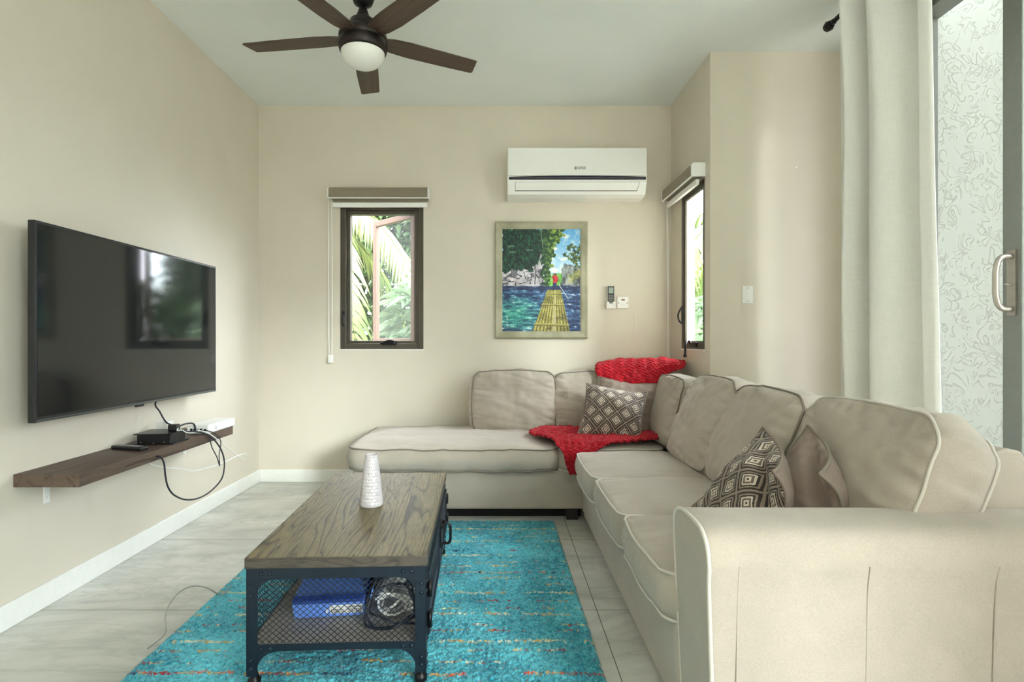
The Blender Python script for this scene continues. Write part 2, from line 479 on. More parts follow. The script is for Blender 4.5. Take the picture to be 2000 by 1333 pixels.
# ------------------------------------------------------------------ sliding door in the right wall
M_door = plain('grey_bronze_aluminium', srgb(112, 114, 108), 0.4, 0.2, var=0.04)
door = struct_empty('door_1', (XR, 1.0, 0))
mm = MB()
mm.box(XR-.0, XR+.12, D1-.05, D1, 0, DH); mm.box(XR, XR+.12, D0, D0+.05, 0, DH)
mm.box(XR, XR+.12, D0+.05, D1-.05, DH-.06, DH); mm.box(XR+.0, XR+.12, D0+.05, D1-.05, 0, .025)
atp(mm.build('door_frame', M_door, bevel=.003), door)
def door_panel(y0, y1, x0, name, dp, st=.092):
    z0, z1 = .03, DH-.065
    mm = MB()
    mm.box(x0, x0+.04, y0, y0+st, z0, z1); mm.box(x0, x0+.04, y1-st, y1, z0, z1)
    mm.box(x0, x0+.04, y0+st, y1-st, z0, z0+.1); mm.box(x0, x0+.04, y0+st, y1-st, z1-.08, z1)
    p = atp(mm.build(name, M_door, bevel=.004), dp)
    g = MB().box(x0+.017, x0+.023, y0+st, y1-st, z0+.1, z1-.08).build('pane', M_glass)
    g.parent = p
    return p
pn = door_panel(1.0, 2.42, XR+.005, 'sliding_panel', door)
door2 = struct_empty('door_2', (XR, (G0+G1)/2, 0))
mm = MB()
mm.box(XR, XR+.12, G1-.05, G1, 0, DH); mm.box(XR, XR+.12, G0, G0+.05, 0, DH)
mm.box(XR, XR+.12, G0+.05, G1-.05, DH-.06, DH); mm.box(XR, XR+.12, G0+.05, G1-.05, 0, .025)
atp(mm.build('door_frame', M_door, bevel=.003), door2)
door_panel(-1.82, -.60, XR+.005, 'sliding_panel', door2)
door_panel(-2.95, -1.73, XR+.065, 'fixed_panel', door2)
hy = 2.372
mm = MB()
hp = [(XR+.012, hy, 1.462), (XR-.03, hy, 1.463), (XR-.055, hy, 1.445), (XR-.066, hy, 1.40), (XR-.067, hy, 1.35), (XR-.066, hy, 1.30), (XR-.055, hy, 1.255), (XR-.03, hy, 1.237), (XR+.012, hy, 1.238)]
mm.tube(spline(hp, 6), .012, 10)
mm.tube([(XR-.03, hy, 1.345), (XR+.006, hy, 1.338)], .004, 6); mm.box(XR-.002, XR+.006, hy-.02, hy+.02, 1.21, 1.49)
h = mm.build('door_handle', plain('brushed_nickel', srgb(150, 142, 132), 0.35, 0.7)); h.parent = pn

# ------------------------------------------------------------------ outdoors
structure(MB().box(-60, 60, -60, 60, -.3, -.13).build('ground', plain('garden_ground', srgb(104, 97, 82), 0.95, var=0.25, nscale=2)))
structure(MB().box(XR+.16, 4.2, -3.0, 3.04, -.13, -.02).build('patio', plain('patio_concrete', srgb(205, 203, 195), 0.8, var=0.06, nscale=3)))
structure(MB().box(XR+.15, 4.6, 3.05, 3.25, -.1, 3.7).build('wall_patio', M_stucco))

structure(MB().box(3.10, 3.25, .9, 3.05, -.1, 3.4).build('wall_light_baffle', M_stucco))  # unseen wall added to keep sun and sky off stucco and alcove
structure(MB().box(XR+.15, 3.25, .9, 3.05, 3.4, 3.5).build('roof_light_baffle', M_ceil))  # unseen cover added to cut sky light on the stucco corner

def frond(m, base, azim, length, rise, droop, nleaf=38, leaf=.55, seed=0):
    rnd = random.Random(seed)
    pts = []
    for i in range(21):
        t = i/20
        r = length*(t - .12*t*t)
        zz = rise*t*1.6 - droop*t*t*1.7
        pts.append(Vector(base)+Vector((math.cos(azim)*r, math.sin(azim)*r, zz)))
    m.tube(pts, .012, 5, radii=[.022*(1-.85*i/20) for i in range(21)])
    side = Vector((-math.sin(azim), math.cos(azim), 0))
    for i in range(nleaf):
        t = .12+.86*i/nleaf; k = t*20; a = int(min(k, 19)); p = pts[a].lerp(pts[a+1], k-a)
        tan = (pts[a+1]-pts[a]).normalized()
        for s in (-1, 1):
            L = leaf*(1-.6*abs(t-.42))*(.85+.3*rnd.random())
            d = (side*s*(.9) + tan*.75 + Vector((0, 0, .25-.25*rnd.random()))).normalized()
            w = .022+.012*rnd.random(); q = p.copy(); V = []; Fc = []
            wv = tan.cross(d).normalized().cross(d).normalized()
            for j in range(5):
                u = j/4; ww = w*(1-u*u)*.9+.001
                V += [q-wv*ww, q+wv*ww]
                d = (d+Vector((0, 0, -.30))).normalized(); q = q+d*L/4
            Fc = [(2*j, 2*j+1, 2*j+3, 2*j+2) for j in range(4)]
            m.add(V, Fc, True)

def palm(name, label, base, h, n, length, seed, droop=1.6, rise=.9):
    t = thing(name, label, 'palm tree', base, 0, 'palms outside the windows')
    rnd = random.Random(seed)
    prof = [(.15-.05*min(1, i/12)+(.012 if i % 2 else 0), h*i/24) for i in range(25)]
    MB().lathe([(0, 0)]+prof+[(0, h)], 14).build('trunk', M_trunk, t)
    for i in range(n):
        m = MB(); a = 2*PI*i/n+rnd.uniform(-.2, .2)
        frond(m, (0, 0, h), a, length*rnd.uniform(.85, 1.1), rise*rnd.uniform(.5, 1.3), droop*rnd.uniform(.7, 1.2), 40, .6, seed*50+i)
        m.build('frond', M_palm, t, fix=False)
    return t

def shrub(name, label, c, rad, n, leafsz, mat, seed, group=None):
    rnd = random.Random(seed)
    t = thing(name, label, 'shrub', (c[0], c[1], -.13), 0, group)
    m = MB()
    for i in range(n):
        a = rnd.uniform(0, 2*PI); zz = rnd.uniform(-1, 1); rr = math.sqrt(1-zz*zz); k = rnd.uniform(.55, 1)**.5
        lump = 1+.25*noise.noise(Vector((math.cos(a)*rr*2, math.sin(a)*rr*2, zz*2+seed)))
        p = Vector((math.cos(a)*rr*rad[0], math.sin(a)*rr*rad[1], zz*rad[2]))*k*lump+Vector((0, 0, c[2]+.13))
        d = (Vector((p.x/rad[0], p.y/rad[1], 0))*1.0+Vector((rnd.uniform(-.7, .7), rnd.uniform(-.7, .7), rnd.uniform(-.5, .6)))).normalized()
        s = d.cross(Vector((rnd.uniform(-.4, .4), rnd.uniform(-.4, .4), 1))).normalized()
        L = leafsz*rnd.uniform(.7, 1.3); w = L*.17; dr = Vector((0, 0, -.35*L))
        m.add([p, p+d*L*.5+s*w+dr*.1, p+d*L+dr, p+d*L*.5-s*w+dr*.1], [(0, 1, 2, 3)], False)
    m.build('foliage', mat, t, fix=False)
    st = MB()
    for i in range(5):
        a = i*1.3
        st.tube(spline([(0, 0, 0), (.15*math.cos(a), .15*math.sin(a), c[2]*.5), (.45*rad[0]*math.cos(a), .45*rad[1]*math.sin(a), c[2]+.2)], 5), .025, 6)
    st.build('stem', M_trunk, t)
    return t
palm('palm_tree', 'palm with long drooping fronds outside the open window', (-2.5, 7.1, -.13), 2.7, 13, 2.2, 3)
palm('palm_tree', 'tall palm outside the bay window beside the red blanket', (3.3, 7.2, -.13), 2.6, 13, 2.2, 5)
shrub('leafy_shrub', 'broad-leaved shrub right of the open window sash outdoors', (-.75, 6.2, .9), (.5, .5, 1.05), 900, .26, M_bush2, 1, 'shrubs outside the windows')
shrub('leafy_shrub', 'dense green hedge behind the palm outside the back window', (-2.2, 10.6, 1.5), (2.8, .9, 2.6), 15000, .36, M_bush, 2, 'shrubs outside the windows')
shrub('leafy_shrub', 'green shrub outside the bay window, low down', (2.3, 5.6, .7), (.7, .6, .95), 1300, .24, M_bush2, 3, 'shrubs outside the windows')
shrub('leafy_shrub', 'tall hedge far outside the bay window', (4.4, 10.6, .6), (2.6, .9, 1.7), 5000, .34, M_bush, 4, 'shrubs outside the windows')

shrub('leafy_shrub', 'tall hedge far behind the palm, between the two windows', (1.4, 12.8, 2.4), (2.6, .8, 4.2), 15000, .42, M_bush, 6, 'shrubs outside the windows')

# ------------------------------------------------------------------ light
w = bpy.data.worlds.new('world'); scene.world = w; w.use_nodes = True
nt = w.node_tree; bg = nt.nodes['Background']
tc = nt.nodes.new('ShaderNodeTexCoord')
def vdot(vec):
    d = nt.nodes.new('ShaderNodeVectorMath'); d.operation = 'DOT_PRODUCT'
    nt.links.new(tc.outputs['Generated'], d.inputs[0]); d.inputs[1].default_value = vec; return d.outputs['Value']
sd = Vector(SKY_DIR).normalized()
rp = nt.nodes.new('ShaderNodeValToRGB'); nt.links.new(vdot(sd), rp.inputs['Fac'])
e = rp.color_ramp.elements; e[0].position = 0.0; e[0].color = SKY_DIM; e[1].position = 1.0; e[1].color = SKY_BRIGHT
mr = nt.nodes.new('ShaderNodeMapRange'); nt.links.new(vdot(sd), mr.inputs['Value'])
mr.inputs['From Min'].default_value = -.1; mr.inputs['From Max'].default_value = 1.0
mr.inputs['To Min'].default_value = SKY_LO; mr.inputs['To Max'].default_value = SKY_HI
nt.links.new(rp.outputs['Color'], bg.inputs['Color']); nt.links.new(mr.outputs['Result'], bg.inputs['Strength'])

def portal(name, loc, rot, sx, sy):
    l = bpy.data.lights.new(name, 'AREA'); l.shape = 'RECTANGLE'; l.size = sx; l.size_y = sy
    l.cycles.is_portal = True
    o = bpy.data.objects.new(name, l); COL.objects.link(o); o.location = loc; o.rotation_euler = rot
portal('door_daylight', (XR+.16, (D0+D1)/2, DH/2), (0, PI/2, 0), DH, D1-D0)
portal('rear_door_daylight', (XR+.16, (G0+G1)/2, DH/2), (0, PI/2, 0), DH, G1-G0)
portal('window_daylight', ((W1[0]+W1[1])/2, YB+.16, (W1[2]+W1[3])/2), (-PI/2, 0, 0), W1[1]-W1[0], W1[3]-W1[2])
portal('bay_daylight', (XB+.16, (W2[0]+W2[1])/2, (W2[2]+W2[3])/2), (0, PI/2, 0), W2[3]-W2[2], W2[1]-W2[0])

sl = bpy.data.lights.new('hazy_sun', 'SUN'); sl.energy = SUN_E; sl.angle = math.radians(10); sl.color = (.97, .985, 1.0)
so_ = bpy.data.objects.new('hazy_sun', sl); COL.objects.link(so_)
so_.rotation_euler = Vector((-.574, .94, -.28)).to_track_quat('-Z', 'Y').to_euler(); so_.location = (4, -6, 5)
vs = scene.view_settings
scene.display_settings.display_device = 'sRGB'
vs.view_transform = 'Standard'; vs.look = 'None'; vs.exposure = EXPOSURE; vs.gamma = 1.0; vs.use_curve_mapping = False
scene.cycles.use_denoising = True
scene.cycles.max_bounces = 10; scene.cycles.diffuse_bounces = 6; scene.cycles.transparent_max_bounces = 16
scene.cycles.sample_clamp_indirect = 8.0
# ------------------------------------------------------------------ cushions
def box_cushion(name, w, h, t, M, parent, puff=.05, back=None, r=.05, bow=.012, wr=1.0, seed=0, N=44, sag=0.0,
                pipes=(1, 1), mat=None, pmat=None, top_slump=0.0, gather=1.0, bulge=.014):
    """box-edged cushion: u across (w), v up (h), n out of the front (t)"""
    mat = mat or M_sofa; pmat = pmat or M_pipe
    back = puff*.5 if back is None else back
    so = Vector((seed*3.7, seed*1.3, seed*7.1))
    def outline(a, b):
        k = max(abs(a), abs(b))
        if k < 1e-9: return 0.0, 0.0, 0.0
        A, B = a/k, b/k
        x, y = A*w/2, B*h/2
        cx, cy = max(-w/2+r, min(w/2-r, x)), max(-h/2+r, min(h/2-r, y))
        dx, dy = x-cx, y-cy; L = math.hypot(dx, dy)
        if L > r: x, y = cx+dx/L*r, cy+dy/L*r
        bx = bow*(1-B*B) if abs(A) > .999 else 0
        by = bow*(1-A*A) if abs(B) > .999 else 0
        x += math.copysign(bx, A); y += math.copysign(by, B)
        return x*k, y*k, k
    def seamwob(x, y, sgn):
        return .006*wr*noise.noise(Vector((x*7, y*7, sgn*3))+so) + .003*wr*noise.noise(Vector((x*19, y*19, sgn*5))+so)
    def face(a, b, sgn):
        x, y, k = outline(a, b)
        pf = puff if sgn > 0 else back
        prof = (1-abs(a)**3.2)*(1-abs(b)**3.2)
        zz = t/2 + seamwob(x, y, sgn) + pf*prof**.62
        zz += -sag*(b if sgn > 0 else 0)*prof          # belly sits low
        q = Vector((x*3.0, y*9.0, sgn*2))+so
        edge = 1-min(1, (1-k)/.45)
        zz += wr*(.011*noise.noise(Vector((x*2.2, y*3.2, 1))+so)*prof**.5 + .010*noise.noise(q)*(.30+.70*edge)*min(1, (1-k)*9))
        cr = noise.noise(Vector((x*2.0+y*1.5, y*15+x*3, sgn*4+8))+so)          # sharp drag creases
        zz -= wr*.007*max(0, 1-abs(cr)*7)*(.15+.85*edge)*min(1, (1-k)*9)
        # gathers radiating from the seam
        per = (x if abs(b) > abs(a) else y)
        zz += gather*.006*math.sin(per*95+6*noise.noise(Vector((per*9, sgn, 0))+so))*max(0, edge)**3*min(1, (1-k)*14)
        yy = y
        if top_slump and b > 0:
            zz -= sgn*0; yy = y - top_slump*b*b*(1-a*a*.3)
        return Vector((x, yy, sgn*zz))
    m = MB()
    for sgn in (1, -1):
        rows = []
        for j in range(N+1):
            b = -1+2*j/N
            rows.append([face(-1+2*i/N, b, sgn) for i in range(N+1)])
        if sgn < 0: rows = [list(reversed(rr)) for rr in rows]
        m.grid(rows)
    # perimeter in params
    per = [(-1+2*i/N, -1) for i in range(N)]+[(1, -1+2*i/N) for i in range(N)]+[(1-2*i/N, 1) for i in range(N)]+[(-1, 1-2*i/N) for i in range(N)]
    fr = [face(a, b, 1) for a, b in per]; bk = [face(a, b, -1) for a, b in per]
    rows = []; K = 6
    for s in range(K+1):
        q = s/K; row = []
        for i, (a, b) in enumerate(per):
            p = fr[i].lerp(bk[i], q)
            d = Vector((p.x*(1 if abs(a) >= abs(b) else .15), p.y*(1 if abs(b) >= abs(a) else .15), 0))
            if d.length > 1e-6: d.normalize()
            bul = math.sin(PI*q)*(bulge+.006*wr*noise.noise(Vector((p.x*9, p.y*9, q*2))+so)+.003*gather*math.sin(i*.9+3*noise.noise(Vector((i*.2, 0, 0))+so)))
            row.append(p+d*bul)
        rows.append(row)
    m.grid(rows, closed_u=True)
    o = m.build(name, mat, parent)
    me = o.data
    bm = bmesh.new(); bm.from_mesh(me); bmesh.ops.remove_doubles(bm, verts=bm.verts, dist=.0004)
    bmesh.ops.recalc_face_normals(bm, faces=bm.faces); bm.to_mesh(me); bm.free()
    me.transform(M)
    pm = MB()
    for on, line in ((pipes[0], fr), (pipes[1], bk)):
        if on: pm.tube([p*1.0+Vector((p.x*.006, p.y*.006, .0)) for p in line], .0048, 6, True)
    if pm.v:
        q = pm.build('piping', pmat, o); q.data.transform(M)
    return o

def pillow(name, label, w, h, t, M, mat, pmat, back_mat=None, group=None, seed=0, N=48, fold=0.0, uvrot=0):
    """knife-edge throw pillow with pinched corners, u across, v up, n out"""
    so = Vector((seed*2.9, seed*5.1, seed*1.7))
    def pt(a, b, sgn):
        x = a*w/2*(1-.085*(1-b*b)); y = b*h/2*(1-.085*(1-a*a))
        prof = max(0, (1-a*a))**.62*max(0, (1-b*b))**.62
        z = t/2*prof*(1+.16*noise.noise(Vector((a*1.6, b*1.6, sgn*2))+so))
        k = max(abs(a), abs(b)); edge = max(0, 1-(1-k)/.4)
        z += (.007*noise.noise(Vector((a*5, b*5, sgn))+so)+.004*math.sin((a if abs(b) > abs(a) else b)*22+so.x)*edge)*min(1, (1-k)*6)
        wz = .012*noise.noise(Vector((a*1.5, b*1.5, 9))+so)        # wavy seam
        n = sgn*z+wz
        if fold:      # slumped: a crease across the upper third with the corner nodding forward
            g_ = .55*a+.80*b-.42; f = max(0, g_); y -= fold*f*f*.16; x -= fold*f*f*.10; n += fold*f*f*.20
            n -= fold*.05*math.exp(-(g_/.12)**2)*(1-k**4)*(1 if sgn > 0 else .3)
        return Vector((x, y, n))
    root = None
    out = []
    for sgn in (1, -1):
        m = MB(); rows = []
        for j in range(N+1):
            b = -1+2*j/N; rows.append([pt(-1+2*i/N, b, sgn) for i in range(N+1)])
        m.grid(rows); out.append(m)
    m = MB(); m.add(out[0].v, out[0].f, True); m.add(out[1].v, [tuple(reversed(f)) for f in out[1].f], True)
    o = m.build(name, mat, None, fix=False)
    me = o.data
    if back_mat:
        me.materials.append(back_mat); n0 = len(out[0].f)
        for i, p in enumerate(me.polygons):
            if i >= n0: p.material_index = 1
    uv = me.uv_layers.new(name='UVMap'); n1 = (N+1)**2
    for lp in me.loops:
        i = lp.vertex_index % n1; a, b = (i % (N+1))/N, (i//(N+1))/N
        if uvrot: a, b = b, 1-a
        uv.data[lp.index].uv = (a, b)
    bm = bmesh.new(); bm.from_mesh(me); bmesh.ops.remove_doubles(bm, verts=bm.verts, dist=.0003); bm.to_mesh(me); bm.free()
    o.matrix_world = M
    per = [(-1+2*i/N, -1) for i in range(N)]+[(1, -1+2*i/N) for i in range(N)]+[(1-2*i/N, 1) for i in range(N)]+[(-1, 1-2*i/N) for i in range(N)]
    pm = MB().tube([(pt(a, b, 1)+pt(a, b, -1))/2*1.006 for a, b in per], .0055, 6, True)
    pm.build('piping', pmat, o)
    return tag(o, label, 'pillow', group)

# ------------------------------------------------------------------ sectional sofa
sofa = thing('sectional_sofa', 'large L-shaped taupe fabric sectional sofa with loose back cushions and chaise end', 'sofa', (0, 0, 0))
def rbox(m, x0, x1, y0, y1, z0, z1): m.box(x0, x1, y0, y1, z0, z1)
SEAT = .455
m = MB(); rbox(m, -.915, .52, 3.40, 4.285, .062, .305); m.build('chaise_base', M_sofa, sofa, bevel=.018, bseg=3)
m = MB(); rbox(m, .505, 1.32, 3.36, 4.285, .045, .305); m.build('corner_base', M_sofa, sofa, bevel=.015, bseg=3)
m = MB(); m.prism([(.505, .03), (1.40, .03), (1.40, .30), (.492, .30)], 1.565, 3.355, 'y'); m.build('sofa_base', M_sofa, sofa, bevel=.015, bseg=3)
m = MB(); m.box(-.87, .50, 3.47, 4.26, 0, .064); m.build('shade_gap_fill', plain('black_gap_shade', srgb(18, 17, 18), .9), sofa)  # black box standing in for the shade under the chaise
M_foot = plain('black_sofa_foot', srgb(24, 20, 18), 0.5)
for (fx, fy) in ((-.85, 3.435), (.44, 3.435), (1.25, 4.2), (.60, 1.66), (.60, 3.25), (1.33, 1.66)):
    MB().box(fx-.035, fx+.035, fy-.035, fy+.035, 0, .064 if fx < .5 or fy > 3.4 else .04).build('foot', M_foot, sofa)
# back frames
m = MB(); m.prism([(4.12, .29), (4.295, .29), (4.295, .80), (4.215, .80), (4.19, .77)], -.19, 1.20, 'x'); m.build('back_frame', M_sofa, sofa, bevel=.02, bseg=3)
m = MB(); m.prism([(1.19, .29), (1.318, .29), (1.318, .80), (1.25, .80), (1.235, .77)], 3.52, 4.28, 'y'); m.build('back_frame', M_sofa, sofa, bevel=.02, bseg=3)
m = MB()
rows = []
for i in range(9):
    y = 1.50+(3.50-1.50)*i/8
    rows.append([(1.19, y, .29), (1.215, y, .45), (1.27, y, .66), (1.315, y, .765), (1.34, y, .795), (1.375, y, .808), (1.415, y, .80), (1.432, y, .77), (1.438, y, .6), (1.438, y, .04), (1.22, y, .04)])
m.grid(rows, closed_u=True)
n = len(rows[0]); m.f.append(tuple(range(n))); m.s.append(False); m.f.append(tuple(range(8*n+n-1, 8*n-1, -1))); m.s.append(False)
m.build('back_frame', M_sofa, sofa, bevel=.008)
# armrest with rolled top; profile in (y, z)
prof = [(1.335, .012), (1.325, .30), (1.318, .50), (1.308, .565), (1.312, .605), (1.330, .632), (1.362, .646), (1.42, .650), (1.49, .648), (1.535, .636), (1.558, .612), (1.565, .57), (1.567, .40), (1.567, .012)]
pr = [Vector((0, a, b)) for a, b in prof]
pr = spline(pr, 4)
m = MB(); rows = []
xs = [.487, .490, .50, .54, .62, .75, .9, 1.05, 1.2, 1.35, 1.43, 1.436]
for i, x in enumerate(xs):
    ins = .010 if i in (0, len(xs)-1) else (.003 if i in (1, len(xs)-2) else 0)
    row = []
    for p in pr:
        q = Vector((x, p.y, p.z))
        q.y += (1.44-q.y)*ins*4; q.z -= ins*(1 if q.z > .5 else 0)
        q.z += .004*noise.noise(Vector((x*4, p.y*3, 3)))*(1 if p.z > .55 else 0)
        q.y += .004*noise.noise(Vector((x*3, 1, p.z*3)))*(1 if p.y < 1.4 else 0)
        # front panel leans: bottom a bit further back
        q.x += (.03*(1-p.z/.65) if i < 3 else 0)
        row.append(q)
    rows.append(row)
m.grid(rows)
n = len(rows[0])
m.f.append(tuple(range(n))); m.s.append(False)
m.f.append(tuple(range(len(m.v)-1, len(m.v)-n-1, -1))); m.s.append(False)
arm = m.build('armrest', M_sofa, sofa)
pm = MB(); pm.tube([Vector((r.x-.001, r.y-.001 if r.y < 1.4 else r.y, r.z+.001)) for r in rows[1]], .0055, 6)
pm.build('piping', M_pipel, arm)
for x in (.565, .875, 1.18):
    MB().tube([(x, r.y-.0003, r.z) for r in pr if r.y < 1.42 and r.z < .575], .0022, 5).build('seam', M_sofa, arm)
X, Y, Z = Vector((1, 0, 0)), Vector((0, 1, 0)), Vector((0, 0, 1))
# seat cushions: u along x, v along y, n up
def seat(x0, x1, y0, y1, z0, z1, puff, seed, r=.05, wr=.8, pm=M_pipel, **k):
    return box_cushion('seat_cushion', x1-x0, y1-y0, z1-z0, axes(((x0+x1)/2, (y0+y1)/2, (z0+z1)/2), X, Y, Z), sofa, puff, .0, r=r, wr=wr, seed=seed, pmat=pm, gather=.35, **k)
seat(-.935, .355, 3.375, 4.24, .308, .437, .040, 1, r=.09, wr=1.4, pm=M_pipe, N=56, bulge=.026, bow=.02)
seat(.362, 1.00, 3.385, 4.10, .308, .437, .026, 2)
seat(.455, 1.06, 2.695, 3.30, .302, .430, .030, 3)
seat(.462, 1.06, 2.12, 2.69, .302, .430, .030, 4)
seat(.470, 1.06, 1.572, 2.115, .302, .430, .030, 5, wr=1.5)
# back cushions: u across, v up the lean, n towards the sitter
def backc(p_front_bottom, along, width, height, t, lean, out, puff, seed, **k):
    out = Vector(out); v = (Z*math.cos(lean) - out*math.sin(lean)).normalized(); nn = (out*math.cos(lean)+Z*math.sin(lean)).normalized()
    along = Vector(along)
    if along.cross(v).dot(nn) < 0: along = -along
    c = Vector(p_front_bottom)+v*height/2-nn*t/2
    return box_cushion('back_cushion', width, height, t, axes(c, along, v, nn), sofa, puff, .01, seed=seed, **k)
LZ = SEAT+.006
backc((.095, 3.93, LZ), X, .57, .42, .17, math.radians(14), (0, -1, 0), .055, 11, r=.045, bow=.018, bulge=.026, sag=.01, wr=2.1)
backc((.685, 3.93, LZ), X, .57, .41, .17, math.radians(14), (0, -1, 0), .050, 12, r=.045, bow=.018, bulge=.026, sag=.01, wr=2.2)
backc((1.01, 3.60, LZ), Y, .54, .41, .17, math.radians(14), (-1, 0, 0), .050, 13, r=.05, bow=.016, bulge=.026, sag=.01, wr=1.6, gather=1.6)
backc((.985, 2.985, LZ), Y, .595, .465, .18, math.radians(22), (-1, 0, 0), .065, 14, bulge=.026, bow=.018, r=.07, sag=.02, wr=2.2)
backc((.985, 2.40, LZ), Y, .595, .455, .18, math.radians(23), (-1, 0, 0), .065, 15, bulge=.026, bow=.018, r=.07, sag=.02, wr=2.2)
backc((1.004, 1.79, LZ), Y, .625, .465, .165, math.radians(24), (-1, 0, 0), .042, 16, bulge=.026, bow=.018, r=.08, sag=.015, wr=2.0, gather=1.5, pmat=M_pipel)

# ------------------------------------------------------------------ throw pillows
def frame_from(n, upish, roll=0.0):
    n = Vector(n).normalized(); u = Vector(upish).cross(n).normalized(); v = n.cross(u)
    c, s = math.cos(roll), math.sin(roll)
    return u*c+v*s, v*c-u*s, n
def place(center, n, roll): u, v, nn = frame_from(n, (0, 0, 1), roll); return axes(center, u, v, nn)
pillow('throw_pillow', 'brown and cream diamond-patterned pillow on the red blanket in the sofa corner', .40, .385, .20,
       place((.733, 3.615, .625), (-.12, -.80, .52), math.radians(-9)), M_diamond, M_brownpillow, M_brownpillow, 'throw pillows', 1)
pillow('throw_pillow', 'plain taupe pillow tucked behind the patterned pillow in the sofa corner', .41, .40, .14,
       place((.840, 3.765, .650), (-.25, -.82, .45), math.radians(-6)), M_brownpillow, M_pipe, None, 'throw pillows', 2)
pillow('throw_pillow', 'brown and cream diamond-patterned pillow just behind the near sofa armrest', .39, .39, .15,
       place((.838, 1.835, .592), (-.80, -.17, .57), math.radians(-16)), M_diamond, M_brownpillow, M_brownpillow, 'throw pillows', 3, fold=.65)
pillow('throw_pillow', 'plain taupe pillow slumped beside the near armrest, right of the patterned one', .355, .355, .13,
       place((.968, 1.750, .618), (-.84, -.20, .50), math.radians(-17)), M_brownpillow, M_pipe, None, 'throw pillows', 4, fold=.7)

# ------------------------------------------------------------------ red knitted throw
secs = [((.80, 4.285, .855), (1.20, 4.22, .87)), ((.775, 4.22, .895), (1.285, 4.08, .925)), ((.735, 4.12, .918), (1.31, 3.92, .935)),
        ((.712, 4.02, .900), (1.275, 3.84, .905)), ((.712, 3.95, .825), (1.15, 3.83, .855)), ((.80, 3.885, .72), (1.07, 3.80, .72)), ((.80, 3.85, .56), (1.04, 3.76, .57)),
        ((.62, 3.86, .49), (1.01, 3.70, .487)), ((.36, 3.86, .482), (.995, 3.58, .484)), ((.20, 3.70, .478), (.97, 3.46, .482)),
        ((.235, 3.56, .478), (.80, 3.39, .480)), ((.32, 3.42, .472), (.64, 3.345, .466)), ((.375, 3.345, .43), (.565, 3.328, .425)), ((.395, 3.330, .36), (.535, 3.325, .36)), ((.42, 3.330, .30), (.50, 3.325, .30))]
NU, NV = 150, 32
Ls = spline([a for a, b in secs], NV); Rs = spline([b for a, b in secs], NV)
rows = []; nv = len(Ls); acc = 0.0
for i in range(nv):
    row = []
    mid = (Ls[i]+Rs[i])/2
    if i: acc += (mid-((Ls[i-1]+Rs[i-1])/2)).length
    for j in range(NU+1):
        s = j/NU; p = Ls[i].lerp(Rs[i], s); q = i/(nv-1); wdt = (Rs[i]-Ls[i]).length
        edge = .035*noise.noise(Vector((acc*4, 0 if s < .5 else 5, 0)))*abs(2*s-1)**2
        p = p + (Rs[i]-Ls[i]).normalized()*edge
        bulk = .012+.016*noise.noise(Vector((s*4.5, acc*6, 1)))+.009*noise.noise(Vector((s*10, acc*13, 4)))
        bulk += .020*max(0, 1-(2*s-1)**4)*(1 if q < .33 else 0)
        # chunky cable stitch: zig-zag ribs
        ph = s*wdt/.038 + .30*math.sin(2*PI*acc/.034)
        rib = abs(math.sin(PI*ph)); kn = .5+.5*math.sin(2*PI*acc/.034+PI*math.floor(ph))
        stitch = .012*rib*(.55+.45*kn)
        nd = Vector((-.25, -.6, .8)).normalized() if q < .33 else (Vector((-.1, -.95, .3)).normalized() if q < .47 else (Vector((0, 0, 1)) if q < .8 else Vector((-.2, -1, .2)).normalized()))
        amp = 1.3 if q < .33 else (1.0 if q < .8 else .5)
        p = p + nd*(max(bulk, -.003)*amp + stitch)
        row.append(p)
    rows.append(row)
m = MB().grid(rows)
o = m.build('knitted_throw', M_knit, None, solid=.012, fix=False)
uv = o.data.uv_layers.new(name='UVMap')
for lp in o.data.loops:
    i = lp.vertex_index; uv.data[lp.index].uv = ((i % (NU+1))/NU, (i//(NU+1))/nv*2.8)
tag(o, 'bright red chunky knitted throw draped over the sofa corner and onto the seat', 'blanket')
# ------------------------------------------------------------------ rug
RX0, RX1, RY0, RY1 = -1.225, .335, 1.05, 3.335
nx, ny = 400, 586
rng = np.random.default_rng(5)
def blur(a, k):
    for _ in range(2):
        for ax in (0, 1):
            a = sum(np.roll(a, s, ax) for s in range(-k, k+1))/(2*k+1)
    return a
def nrm(a): return (a-a.mean())/a.std()
hgt = .021+.0022*np.clip(rng.normal(size=(ny, nx)), -1.8, 1.8)+.0012*nrm(blur(rng.random((ny, nx)), 1))
xs = np.linspace(RX0, RX1, nx); ys = np.linspace(RY0, RY1, ny)
GX, GY = np.meshgrid(xs, ys)
ed = np.minimum.reduce([GX-RX0, RX1-GX, GY-RY0, RY1-GY]); k = np.clip(ed/.02, 0, 1)
hgt = .004+(np.maximum(hgt, .008)-.004)*np.sqrt(k)
GXw = GX+.0012*nrm(blur(rng.random((ny, nx)), 2))+(GY-2.2)*-.012; GYw = GY+.0012*nrm(blur(rng.random((ny, nx)), 2))
co = np.stack([GXw, GYw, hgt], -1).reshape(-1, 3)
idx = np.arange(nx*ny).reshape(ny, nx)
fc = np.stack([idx[:-1, :-1], idx[:-1, 1:], idx[1:, 1:], idx[1:, :-1]], -1).reshape(-1, 4)
me = bpy.data.meshes.new('shag_rug')
me.vertices.add(len(co)); me.vertices.foreach_set('co', co.astype(np.float32).ravel())
me.loops.add(fc.size); me.loops.foreach_set('vertex_index', fc.astype(np.int32).ravel())
me.polygons.add(len(fc)); me.polygons.foreach_set('loop_start', np.arange(0, fc.size, 4, dtype=np.int32))
me.polygons.foreach_set('loop_total', np.full(len(fc), 4, dtype=np.int32))
me.update(calc_edges=True); me.polygons.foreach_set('use_smooth', np.ones(len(fc), dtype=bool))
col = np.ones((ny, nx, 4), np.float32)
